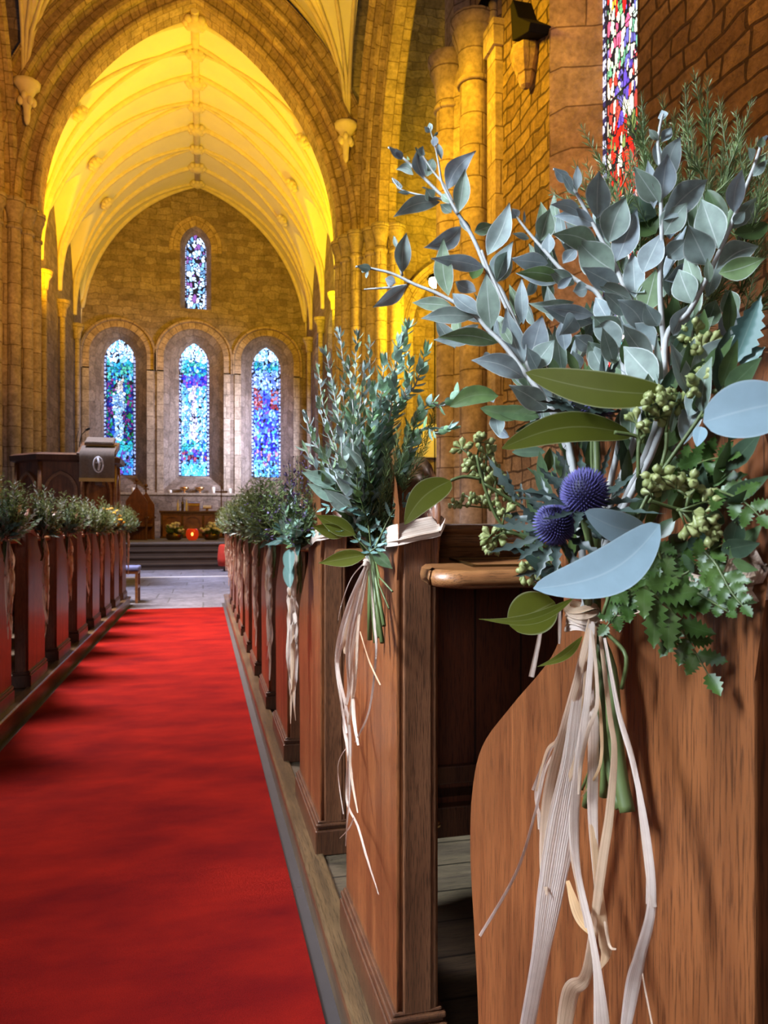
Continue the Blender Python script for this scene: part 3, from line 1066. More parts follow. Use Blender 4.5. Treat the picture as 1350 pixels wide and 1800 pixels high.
b = MB()
b.prism([(3.95, 11.85), (3.95, 11.4), (4.35, 10.9), (4.75, 10.45), (5.6, 10.4), (5.6, 12.0)], 2, 0, 12)
shaft(b, 3.93, 11.6, 0.20, 0, 7.85, 8.75)
shaft(b, 4.17, 11.05, 0.225, 0, 8.0, 9.05)
b.tube([(4.36, 10.72, 0), (4.36, 10.72, 12)], 0.07, 10)
b.box(4.22, 4.6, 10.3, 10.62, 0, 8.2)
b.prism([(4.17, 10.25), (4.17, 10.66), (4.6, 10.66), (4.6, 10.25)], 2, 8.2, 8.6)
struct(b.build('pier_south_west', M['ashlar'], bevel=0.01))

# transept east wall dressing seen beyond the pier
b = MB()
tx = 6.35
arch_sweep(b, (tx, 20.25, 6.6), (1, 0, 0), (0, 1, 0), 0.62, 1.35, [(0, -0.02), (0, -0.25), (0.18, -0.25), (0.2, -0.215), (0.34, -0.215), (0.36, -0.28), (0.46, -0.28), (0.5, 0)], 12, foot=3.0)
struct(b.build('transept_arch_moulding', M['ashlar']))
b = MB(); b.box(tx - 1.6, tx + 2.4, 20.05, 20.26, 0, 5.2)
struct(b.build('wall_transept', M['rubble_east']))
b = MB(); b.box(12.6, 13, 10, 20.2, 0, 16); struct(b.build('wall_transept_end', M['rubble_east']))
# nave walls ---------------------------------------------------------------
WX = 4.35
b = MB()
wo = [(6.79, 2.3)] + [(7.785 + x, 8.2 + z) for x, z in pointed(0.995, 1.5, 10)] + [(8.78, 2.3)]
wall_with_holes(b, (WX, 0, 0), (0, 1, 0), [(-3, 0), (10.35, 0), (10.35, 12), (-3, 12)], [wo])
struct(b.build('wall_south', M['rubble']))
b = MB()
gi = [(7.0, 2.6)] + [(7.785 + x * 0.775, 8.2 + z * 0.8) for x, z in pointed(0.995, 1.5, 10)] + [(8.56, 2.6)]
A = [b.vert((WX, u, z)) for u, z in wo]; B = [b.vert((WX + 0.66, u, z)) for u, z in gi]
s = 0
for i in range(len(wo)):
    j = (i + 1) % len(wo)
    L = math.hypot(wo[j][0] - wo[i][0], wo[j][1] - wo[i][1])
    z0_, z1_ = wo[i][1], wo[j][1]
    b.face([A[i], A[j], B[j], B[i]], [(0, s), (0, s + L), (.66, s + L), (.66, s)])
    s += L
struct(b.build('window_reveal', M['jamb']))
glass_window('window_7', d_south, 0.79, 2.55, 8.2, 1.25, lambda u, z: (WX + 0.64, 7.78 + u, z), 1500, 90, 31, 2.6)
b = MB(); b.box(-5.25, -4.95, -3, 10.3, 0, 12); struct(b.build('wall_north', M['rubble']))

# stone corbel with black floodlight on the south wall
cp = P(912, 110, 10.0)
b = MB()
b.lathe([(0.03, -0.34), (0.08, -0.30), (0.14, -0.12), (0.19, 0.02), (0.21, 0.12), (0.21, 0.2), (0.1, 0.21)], (WX - 0.10, cp.y, cp.z), 8, a0=0.2, smooth=False)
struct(b.build('wall_corbel', M['jamb']))
t = thing('floodlight', 'black angular floodlight on the stone corbel high on the south wall', 'light', (WX - 0.12, cp.y, cp.z + 0.21))
b = MB()
b.prism([(-0.52, -0.02), (-0.46, -0.10), (0.05, 0.10), (0.12, 0.62), (0.04, 0.66), (-0.14, 0.30)], 0, -0.16, 0.14)
ho = b.build('lamp_housing', M['black'], t, bevel=0.012)
b = MB(); b.tube([(0.0, 0.0, 0.0), (0.0, 0.02, 0.12)], 0.03, 8)
b.build('mounting_bracket', M['black'], t)

# lit spotlight by the transept
lp = P(765, 495, 16.0)
t = thing('spotlight', 'glowing round spotlight on a thin pole before the transept arch', 'light', (lp.x, lp.y, 0))
b = MB(); b.ball((0, 0, lp.z), 0.14, 14, 10); b.build('bulb', M['bulb'], t)
b = MB(); b.lathe([(0.05, 0.16), (0.13, 0.12), (0.17, 0.05), (0.165, 0.04)], (0.0, 0.03, lp.z + 0.02), 14); b.build('lamp_hood', M['black'], t)
b = MB(); b.tube([(0, 0.03, 0.02), (0, 0.03, lp.z - 0.12)], 0.014, 8); b.lathe([(0.25, 0), (0.25, 0.02), (0.03, 0.05)], (0, 0.03, 0), 14); b.build('pole', M['black'], t)
# memorial tablet
tp = P(770, 770, 20.0)
b = MB(); b.box(tp.x - 0.5, tp.x + 0.5, 19.96, 20.03, tp.z - 0.45, tp.z + 0.5)
tag(b.build('memorial_tablet', M['paper'], org=(tp.x, 20.0, tp.z), bevel=0.02), 'pale blank wall tablet on the transept wall right of the crossing pier', 'plaque')

# ------------------------------------------------------------------ pews
ZP = 0.11                       # top of the pew platform
PITCH = 0.86
YP0 = 0.39                      # west edge of the nearest right-hand pew end
XN = -0.99                      # aisle face of the left-hand pew ends
PL = 3.95                       # pew length


def off_poly(pts, e):
    n = len(pts); out = []
    for i in range(n):
        p0 = V(pts[i - 1]); p1 = V(pts[i]); p2 = V(pts[(i + 1) % n])
        d1 = (p1 - p0); d2 = (p2 - p1)
        d1 = d1.normalized() if d1.length > 1e-9 else d2.normalized()
        d2 = d2.normalized() if d2.length > 1e-9 else d1
        n1 = V((-d1.y, d1.x)); n2 = V((-d2.y, d2.x))
        m_ = n1 + n2
        m_ = m_.normalized() if m_.length > 1e-6 else n1
        k = max(0.5, m_.dot(n1))
        out.append(p1 + m_ * (e(pts[i][1]) / k))
    return out


END = [(0.0, 0.0), (0.0, 0.3), (0.0, 0.6), (0.0, 0.85), (0.0, 0.93), (0.006, 0.965), (0.022, 0.998), (0.05, 1.025), (0.085, 1.040), (0.12, 1.043), (0.155, 1.036), (0.19, 1.018), (0.215, 0.99), (0.228, 0.955)]
END += [p[:2] for p in catmull([(0.232, 0.93), (0.238, 0.86), (0.262, 0.815), (0.36, 0.743), (0.445, 0.675), (0.478, 0.608), (0.484, 0.53), (0.47, 0.442), (0.456, 0.34), (0.452, 0.2), (0.455, 0.0)], 5)]


def make_pew():
    """west edge at y=0, aisle face at x=0, running to +x, standing on z=0"""
    t = thing('pew', 'pew', 'pew')
    TH = 0.075
    rows = []
    for k in range(13):
        f = k / 12
        x = TH * f
        q = abs(2 * f - 1)
        groove = 0.004 if k == 2 else 0.0
        def e(z, q=q, groove=groove):
            w = 0.005 + 0.030 * min(1, max(0, (z - 0.88) / 0.10))
            return w * (1 - math.sqrt(max(0, 1 - q ** 3))) + groove
        ring = off_poly(END, e)
        # the outline runs anticlockwise seen from the aisle, so inward is the negative normal
        ring = [V(END[i]) + (V(END[i]) - ring[i]) * 1.0 if False else ring[i] for i in range(len(END))]
        rows.append([(x, p[0], max(p[1], 0.0)) for p in ring])
    mb = MB()
    ix = mb.grid(rows, None, True, True)
    mb.face(ix[0]); mb.face(ix[-1][::-1])
    end = mb.build('pew_end', M['oak_face'], t)
    # the west edge is a darker board: stile set against the end
    mb = MB()
    mb.prism([(0.012, 0.0), (0.012, 0.94), (0.064, 0.94), (0.064, 0.0)], 1, -0.0075, 0.01)
    mb.box(0.011, 0.0735, -0.006, 0.01, 0.0, 0.925)
    ed = mb.build('edge_stile', M['oak_edge'], end, bevel=0.003)
    mb = MB()
    for (g, z0, z1) in ((0.016, 0.0, 0.072), (0.010, 0.072, 0.080), (0.014, 0.080, 0.090), (0.008, 0.090, 0.097)):
        mb.box(-g, TH + g, -g, 0.455 + g * 0.4, z0, z1)
    mb.build('base_moulding', M['oak_dark'], end, bevel=0.0045, label='dark moulded foot')
    # back: planks with rails
    mb = MB(); mb.box(TH - 0.01, PL, 0.135, 0.155, 0.40, 0.93)
    mb.build('back_panel', M['oak_plank'], t)
    mb = MB(); mb.box(TH - 0.01, PL, 0.112, 0.165, 0.34, 0.40); mb.box(TH - 0.01, PL, 0.122, 0.137, 0.44, 0.475)
    mb.build('lower_rail', M['oak_dark'], t, bevel=0.003)
    mb = MB()
    prof = [(0.10, 0.885), (0.10, 0.902)] + [(0.092 - 0.008 * math.sin(a), 0.905 + 0.010 - 0.010 * math.cos(a)) for a in np.linspace(0.2, PI - 0.2, 6)] + \
           [(0.098, 0.926)] + [(0.095 - 0.010 * math.sin(a), 0.939 - 0.010 * math.cos(a)) for a in np.linspace(0.2, PI, 6)] + [(0.165, 0.949), (0.17, 0.93), (0.165, 0.885)]
    mb.prism(prof, 0, TH - 0.005, PL, True)
    mb.build('top_rail', M['oak_rail'], t)
    # book ledge with rounded nose, sloping a little
    mb = MB()
    out = [(0.035, -0.03), (0.03, -0.10)]
    for a in np.linspace(PI, PI * 1.5, 9):
        out.append((0.085 + 0.055 * math.cos(a), -0.085 + 0.05 * math.sin(a)))
    out += [(PL, -0.135), (PL, 0.14), (TH, 0.14), (TH, -0.012), (0.05, -0.012)]
    def zt(y): return 0.872 + (y + 0.13) * 0.055
    lv = []
    for e_, dz in ((0.012, -0.030), (0.003, -0.026), (0.0, -0.015), (0.004, -0.004), (0.014, 0.0)):
        cx_, cy_ = 1.0, 0.05
        r_ = []
        for x, y in out:
            xx = x + e_ if x < 0.2 else x
            yy = y + e_ if y < -0.02 else y
            r_.append((xx, yy, zt(yy) + dz))
        lv.append(r_)
    ix = mb.grid(lv, None, True, True)
    mb.face(ix[0]); mb.face(ix[-1][::-1])
    led = mb.build('book_ledge', M['oak_rail'], t)
    mb = MB()
    for (x0, x1, y0, y1) in ((0.115, 0.30, -0.075, -0.070), (0.115, 0.30, 0.045, 0.050), (0.115, 0.121, -0.075, 0.05), (0.295, 0.30, -0.075, 0.05)):
        a = [mb.vert(p) for p in ((x0, y0, zt(y0) + .0005), (x1, y0, zt(y0) + .0005), (x1, y1, zt(y1) + .0005), (x0, y1, zt(y1) + .0005),
                                  (x0, y0, zt(y0) + .004), (x1, y0, zt(y0) + .004), (x1, y1, zt(y1) + .004), (x0, y1, zt(y1) + .004))]
        for q in ((0, 3, 2, 1), (4, 5, 6, 7), (0, 1, 5, 4), (1, 2, 6, 5), (2, 3, 7, 6), (3, 0, 4, 7)):
            mb.face([a[i] for i in q])
    mb.build('card_frame', M['brass'], led)
    # seat
    mb = MB(); mb.box(TH - 0.005, PL, 0.135, 0.47, 0.405, 0.435); mb.box(TH - 0.005, PL, 0.41, 0.435, 0.30, 0.405)
    mb.build('seat', M['oak_dark'], t, bevel=0.006)
    for xs in (1.35, 2.65):
        mb = MB()
        mb.prism([(0.17, 0.0), (0.40, 0.0), (0.44, 0.405), (0.15, 0.405)], 0, xs, xs + 0.04)
        mb.build('seat_support', M['oak_dark'], t)
    mb = MB(); mb.ball((TH + 0.035, 0.108, 0.37), 0.008, 8, 6); mb.build('peg', M['gold'], t, label='round brass peg')
    e2 = end.copy(); COL.objects.link(e2); e2.parent = t; e2.location = (PL - TH, 0, 0)
    return t


ORD = ['nearest', 'second', 'third', 'fourth', 'fifth', 'sixth', 'seventh', 'eighth', 'ninth', 'tenth', 'eleventh', 'farthest']
pew = make_pew()
NP = 11
for i in range(NP):
    o = pew if i == 0 else copy_tree(pew)
    o.location = (FACE_X, YP0 + PITCH * i, ZP)
    o['group'] = 'oak pews right of the aisle'
    if i == 0:
        o['label'] = 'oak pew with curved end filling the bottom right, behind the big thistle posy'
    elif i == 1:
        o['label'] = 'oak pew with book ledge and silvery green posy, next ahead of the big posy'
    elif i == NP - 1:
        o['label'] = 'small front oak pew right of the aisle, closest to the altar'
    else:
        o['label'] = '%s oak pew from the camera, right of the red carpet' % ORD[i]
# mirrored pew for the other side of the aisle
def mirror_tree(o, parent=None):
    c = o.copy(); COL.objects.link(c)
    if o.type == 'MESH':
        c.data = mirror_mesh(o.data)
    if parent is not None:
        c.parent = parent
        c.location = (-o.location.x, o.location.y, o.location.z)
    for ch in list(o.children):
        mirror_tree(ch, c)
    return c


_mm = {}
def mirror_mesh(me):
    if me.name not in _mm:
        import bmesh
        bm = bmesh.new(); bm.from_mesh(me)
        for v in bm.verts: v.co.x = -v.co.x
        bmesh.ops.reverse_faces(bm, faces=bm.faces)
        n = me.copy(); bm.to_mesh(n); bm.free()
        _mm[me.name] = n
    return _mm[me.name]


pn = mirror_tree(pew)
LI = list(range(4, 12))
for q, i in enumerate(LI):
    o = pn if q == 0 else copy_tree(pn)
    o.location = (XN, YP0 + PITCH * i, ZP)
    o['group'] = 'oak pews left of the aisle'
    if q == 0:
        o['label'] = 'oak pew left of the carpet, cut off by the left picture edge'
    elif i == LI[-1]:
        o['label'] = 'small front oak pew left of the aisle, beside the blue-seated chair'
    else:
        o['label'] = 'oak pew left of the red carpet, %s of that row counted from the picture edge' % ORD[q]

# ------------------------------------------------------------------ foliage tools
rnd = random.Random(11)
EYEP = V((0, 0, EYE))
SHAPES = {
    'lance': lambda v: max(0.0, math.sin(PI * v ** 0.82)) ** 1.12,
    'ovate': lambda v: max(0.0, math.sin(PI * v ** 0.72)) ** 0.75,
    'disc': lambda v: max(0.0, math.sin(PI * v)) ** 0.5,
    'sickle': lambda v: max(0.0, math.sin(PI * v ** 0.9)) ** 0.62,
}


def leaf(mb, a, t, w, nrm=None, bow=0.0, curl=0.0, fold=0.12, shape='lance', n=7, cols=4, jag=0, tint=None, wavy=0.0):
    a, t = V(a), V(t)
    ax = t - a; L = ax.length
    if L < 1e-6: return
    ax /= L
    if nrm is None:
        nrm = (EYEP - a).normalized() + V((rnd.uniform(-.6, .6), rnd.uniform(-.6, .6), rnd.uniform(-.5, .7)))
    s = ax.cross(nrm)
    s = s.normalized() if s.length > 1e-6 else ax.orthogonal().normalized()
    nn = s.cross(ax)
    mb.tint = rnd.random() if tint is None else tint
    pf = SHAPES[shape]
    rows = []
    for i in range(n + 1):
        v = i / n
        c = a + ax * (L * v) + s * (bow * L * math.sin(PI * v)) + nn * (curl * L * math.sin(PI * v))
        hw = w / 2 * pf(v)
        if jag and 0 < i < n:
            hw *= 1.0 if i % 2 else jag
        hw = max(hw, w * 0.012)
        row = []
        for k in range(cols + 1):
            u = -1 + 2 * k / cols
            row.append(c + s * (u * hw) + nn * (abs(u) * fold * hw * 2 + wavy * w * math.sin(v * 9 + u * 1.5) * abs(u)))
        rows.append(row)
    mb.grid(rows, lambda i, j: (j / cols, i / n), True)


def ribbon(mb, pts, nrm=None, twist=0.0, n=5, cols=3, tint=0.0, crimp=0.15):
    """pts: (Vector, width)"""
    sm = catmull([(p.x, p.y, p.z, w) for p, w in pts], n)
    mb.tint = tint
    rows = []
    m_ = len(sm)
    ph = rnd.uniform(0, 6)
    ln = 0; L = []
    for i, q in enumerate(sm):
        p = V(q[:3])
        if i: ln += (p - V(sm[i - 1][:3])).length
        L.append(ln)
        ax = (V(sm[min(i + 1, m_ - 1)][:3]) - V(sm[max(i - 1, 0)][:3]))
        ax = ax.normalized() if ax.length > 1e-9 else V((0, 0, -1))
        nr = nrm if nrm is not None else (EYEP - p).normalized()
        s = ax.cross(nr).normalized(); nn = s.cross(ax)
        an = twist * math.sin(3 * i / m_ * PI + ph)
        s2 = s * math.cos(an) + nn * math.sin(an)
        n2 = s2.cross(ax)
        w = max(q[3], 0.0006)
        rows.append([p + s2 * (w * (k / cols - 0.5)) + n2 * (w * crimp * (1 if k % 2 else -0.3)) for k in range(cols + 1)])
    mb.grid(rows, lambda i, j: (j / cols, L[i] * 10), True)


def rv(s):
    return V((rnd.uniform(-s, s), rnd.uniform(-s, s), rnd.uniform(-s, s)))


def sprig(lm, sm_, pts, kind, dens=1.0, size=1.0):
    """pts: polyline of the stem; leaves on the upper part"""
    pts = [V(p[:3]) for p in catmull([tuple(p) for p in pts], 6)]
    L = [0]
    for i in range(1, len(pts)): L.append(L[-1] + (pts[i] - pts[i - 1]).length)
    T = L[-1]
    r0_ = {'silver': .0018, 'small': .0012, 'needle': .0010, 'fuzzy': .0011, 'statice': .0011, 'fern': .0012, 'mint': .0016, 'yellow': .0012}[kind] * size
    sm_.tube(pts, [r0_ * (1.3 - 0.9 * l / T) for l in L], 5, cap=False)
    def at(l):
        for i in range(1, len(L)):
            if L[i] >= l:
                f = (l - L[i - 1]) / max(1e-9, L[i] - L[i - 1])
                return pts[i - 1].lerp(pts[i], f), (pts[i] - pts[i - 1]).normalized()
        return pts[-1], (pts[-1] - pts[-2]).normalized()
    par = {'silver': (0.22, 0.011, 0.034, 0.0125), 'mint': (0.22, 0.0075, 0.023, 0.012), 'small': (0.2, 0.0075, 0.020, 0.011), 'needle': (0.12, 0.0022, 0.020, 0.0019),
           'fuzzy': (0.25, 0.0042, 0.026, 0.0042), 'statice': (0.35, 0.006, 0.02, 0.003), 'fern': (0.15, 0.010, 0.045, 0.010), 'yellow': (0.55, 0.02, 0.012, 0.002)}[kind]
    l = T * par[0]; k = 0
    while l <= T:
        p, ax = at(l)
        f = (l - T * par[0]) / (T * (1 - par[0]) + 1e-9)
        sc = size * (1.0 - 0.45 * f) * rnd.uniform(0.8, 1.2)
        az = k * 2.4 + rnd.uniform(-.4, .4)
        o = ax.orthogonal().normalized(); g = ax.cross(o)
        side = o * math.cos(az) + g * math.sin(az)
        if kind in ('silver', 'mint', 'small'):
            for sg in ((1, -1) if kind != 'silver' else (1,)):
                dr = (ax * rnd.uniform(0.75, 1.2) + side * sg * 0.8).normalized()
                leaf(lm, p, p + dr * par[2] * sc, par[3] * sc, (side * -sg + ax * .9 + rv(.5)), shape='ovate' if kind != 'silver' else 'lance', curl=-.08, n=5, cols=2, bow=rnd.uniform(-.08, .08))
        elif kind == 'needle':
            for q in range(2):
                az2 = az + q * PI
                side = o * math.cos(az2) + g * math.sin(az2)
                dr = (ax * 1.0 + side * 0.7).normalized()
                leaf(lm, p, p + dr * par[2] * sc, par[3] * sc, rv(1) + V((0, 0, .01)), n=2, cols=1, fold=0)
        elif kind == 'fuzzy':
            dr = (ax * 0.6 + side).normalized()
            e_ = p + dr * par[2] * sc * 1.5
            for q in range(5):
                c = p.lerp(e_, 0.3 + 0.16 * q)
                leaf(lm, c, c + (dr + rv(.9)).normalized() * par[2] * sc * 0.65, par[3] * sc, rv(1) + V((0, 0, .01)), n=2, cols=1, fold=0)
            sm_.tube([p, e_], r0_ * .4, 3, cap=False)
        elif kind == 'statice':
            dr = (ax * 0.9 + side).normalized()
            e_ = p + dr * par[2] * sc
            for q in range(4):
                c = e_ + rv(0.005 * sc)
                leaf(lm, c, c + (dr + rv(.9)).normalized() * 0.008 * sc, 0.004 * sc, rv(1) + V((0, 0, .01)), n=2, cols=1, fold=0.2)
            sm_.tube([p, e_], r0_ * .4, 3, cap=False)
        elif kind == 'yellow':
            dr = (ax * 0.9 + side).normalized()
            e_ = p + dr * 0.02
            lm.ball(e_, 0.0115 * sc * 1.3, 7, 4, 0.6)
            for q in range(7):
                aa = q * 0.9
                c = e_ + V((math.cos(aa), math.sin(aa), 0)) * 0.012 * sc
                lm.ball(c, 0.006 * sc, 5, 4, 0.5)
        elif kind == 'fern':
            for sg in (1, -1):
                wl_ = par[2] * sc * (1 - .7 * f)
                up_ = V((0, -0.4, 1)) + rv(.2)
                sd = ax.cross(up_).normalized() * sg
                dr = (ax * 0.7 + sd).normalized()
                leaf(lm, p, p + dr * wl_, par[3] * size * 1.2, up_, n=8, cols=2, jag=0.55, fold=.1)
        l += par[1] / dens * size; k += 1
    if kind in ('silver', 'mint'):
        for q in range(4):
            p, ax = at(T)
            leaf(lm, p - ax * 0.004 * q, p + (ax + rv(.35)).normalized() * 0.014 * size, 0.005 * size, shape='lance', n=3, cols=2)


def frond(mb, st, pts, lmax, wp, npin, n0=0.0, nrm=None, size=1):
    """leatherleaf frond: toothed pinnae on both sides of a stalk"""
    pts = [V(p[:3]) for p in catmull([tuple(p) for p in pts], 6)]
    st.tube(pts, [0.0013 * (1 - 0.7 * i / len(pts)) for i in range(len(pts))], 5, cap=False)
    m_ = len(pts) - 1
    for k in range(npin):
        f = n0 + (1 - n0) * k / npin
        i = min(m_ - 1, int(f * m_)); p = pts[i].lerp(pts[i + 1], f * m_ - i)
        ax = (pts[i + 1] - pts[i]).normalized()
        nr = nrm if nrm is not None else (EYEP - p).normalized()
        nr = (nr + rv(.22)).normalized()
        ln = 1.18 * lmax * (1 - .6 * (k / npin)) * min(1, .65 + 2 * k / npin)
        for sg in (1, -1):
            sd = ax.cross(nr).normalized() * sg
            dr = (ax * 0.85 + sd).normalized()
            tn = rnd.random()
            ll = ln * rnd.uniform(.85, 1.1)
            leaf(mb, p, p + dr * ll, wp * (0.35 + 0.65 * ln / lmax), nr, n=13, cols=4, jag=0.56, fold=.08, shape='ovate', tint=tn, curl=-.04, wavy=.05)
    leaf(mb, pts[-2], pts[-1] + (pts[-1] - pts[-3]).normalized() * lmax * .45, wp * .7, nrm, n=9, cols=4, jag=.62, shape='ovate')


def capsules(mb, sb, c, rad, n, root, sz=0.0038):
    """cluster of seed capsules on branching stalks"""
    c, root = V(c), V(root)
    ax = (c - root).normalized()
    sb.tube([root, root.lerp(c, .55), c - ax * rad * .35], 0.0011, 5)
    hubs = []
    for h in range(max(2, n // 6)):
        p = c + V((rnd.gauss(0, .42), rnd.gauss(0, .3), rnd.gauss(0, .42))) * rad
        hubs.append(p); sb.tube([c - ax * rad * .35, p], 0.0008, 4)
    for k in range(n):
        h = hubs[k % len(hubs)]
        dr = (ax * .5 + (h - c) / rad * .5 + rv(1)).normalized()
        ln = rnd.uniform(1.6, 2.8) * sz
        e_ = h + dr * ln
        mb.tint = rnd.random()
        q = dr.to_track_quat('Z', 'Y')
        prof = [(.12, -1.7), (.3, -1.3), (.55, -.6), (.88, 0), (.92, .35), (.7, .8), (.3, 1.02), (.12, 1.35), (.03, 1.45)]
        s_ = sz * rnd.uniform(.85, 1.15)
        rows = [[e_ + q @ V((r * s_ * math.cos(2 * PI * j / 8), r * s_ * math.sin(2 * PI * j / 8), z * s_)) for j in range(8)] for r, z in prof]
        mb.grid(rows, lambda i, j: (.25, .5), True, True)
        sb.tube([h, e_ - dr * s_ * 1.3], 0.0006, 4, cap=False)


def thistle(parent, org, c, r, axis):
    """cone head covered with short spines"""
    c = V(c); axis = V(axis).normalized(); q = axis.to_track_quat('Z', 'Y')
    mb = MB(); mb.tint = 0.0
    mb.ball(c, r * .92, 16, 12, 1.12, axis)
    N_ = 460
    for k in range(N_):
        z = 1 - 1.75 * (k + .5) / N_
        a = k * 2.39996
        s_ = math.sqrt(max(0, 1 - z * z))
        d = q @ V((s_ * math.cos(a), s_ * math.sin(a), z * 1.12))
        p = c + d * r * .88
        dn = (d.normalized() + axis * .35).normalized()
        o_ = dn.orthogonal().normalized() * r * .055; g_ = dn.cross(o_.normalized()) * r * .055
        mb.tint = 0.2
        b0 = [mb.vert(p + o_), mb.vert(p - o_ * .5 + g_ * .87), mb.vert(p - o_ * .5 - g_ * .87)]
        mb.tint = 1.0
        t_ = mb.vert(p + dn * r * .30)
        for i in range(3):
            mb.face([b0[i], b0[(i + 1) % 3], t_], None, True)
    return mb.build('thistle_head', M['thistle'], parent, org, fix=False)


def spiky(mb, a, t, w, tint=None, nrm=None):
    leaf(mb, a, t, w, nrm, n=11, cols=2, jag=.42, fold=.25, shape='lance', tint=tint, curl=rnd.uniform(-.08, .08))

# ------------------------------------------------------------------ the big posy on the nearest pew
def DQ(px, py, d):
    """point for pixel at depth d, kept on the aisle side of the pew end where it is beside it"""
    if py > 640 and px > 800:
        d = min(d, 0.95 * FACE_X * F / (CS * (px - 357)) - 0.004)
    return P(px, py, d)


K1 = QX(1035, 1088, 0.292)
G1 = thing('posy', 'large posy of silver leaves, blue thistles and ferns tied to the nearest pew end', 'posy', K1, 0, 'posies tied to the pew ends')
TA = lambda x, y: (620 + x / 3.97, 200 + y / 3.97)
TB = lambda x, y: (900 + x / 3.0, 180 + y / 3.0)
TC = lambda x, y: (740 + x / 3.75, 440 + y / 3.75)
TD = lambda x, y: (1050 + x / 4.5, 520 + y / 4.5)
TE = lambda x, y: (780 + x / 4.5, 780 + y / 4.5)
TF = lambda x, y: (1050 + x / 4.0, 780 + y / 4.0)
SC = {TA: 3.97, TB: 3.0, TC: 3.75, TD: 4.5, TE: 4.5, TF: 4.0}


def dep(px):
    return 0.615 - 0.00022 * (px - 1000)


# stems: (frame, points), the first point is low in the bunch
STEMS = [
    (0.00, TA, [(1090, 1350), (990, 1180), (925, 1060), (870, 930), (815, 820), (735, 700), (640, 590), (520, 470), (430, 380), (330, 290), (250, 235)], [(1000, 800), (1020, 950)]),
    (-0.02, TA, [(735, 700), (660, 560), (620, 470), (600, 350), (575, 230), (535, 90)], None),
    (0.0, TA, [(640, 600), (560, 585), (480, 570), (340, 530), (275, 450)], None),
    (-0.01, TA, [(700, 620), (640, 500), (560, 400), (470, 260)], None),
    (-0.03, TC, [(800, 960), (680, 800), (560, 640), (450, 530), (330, 410), (120, 290), (-40, 225), (-200, 150), (-390, 110), (-430, 110)], [(1000, 780), (1022, 950)]),
    (-0.03, TA, [(345, 1130), (315, 960), (295, 860)], None),
    (-0.03, TA, [(380, 1200), (230, 1215), (80, 1225)], None),
    (-0.02, TC, [(720, 800), (680, 640), (600, 450), (540, 330), (450, 130), (400, 0)], [(1000, 790), (1022, 950)]),
    (-0.02, TB, [(740, 1300), (690, 1150), (610, 1010), (540, 850), (470, 720), (400, 590), (340, 480), (270, 380), (220, 350)], [(1120, 760), (1050, 960)]),
    (-0.01, TB, [(480, 1060), (370, 960), (260, 880), (180, 790), (100, 700), (20, 600)], [(1100, 700), (1045, 960)]),
    (-0.03, TB, [(800, 1330), (790, 1150), (780, 950), (790, 700), (785, 520), (780, 330), (770, 200), (795, 60)], [(1150, 760), (1060, 960)]),
    (-0.04, TB, [(810, 1250), (930, 1110), (1010, 960), (1060, 860), (1150, 660), (1220, 480), (1280, 330), (1320, 200)], [(1160, 760), (1065, 960)]),
]
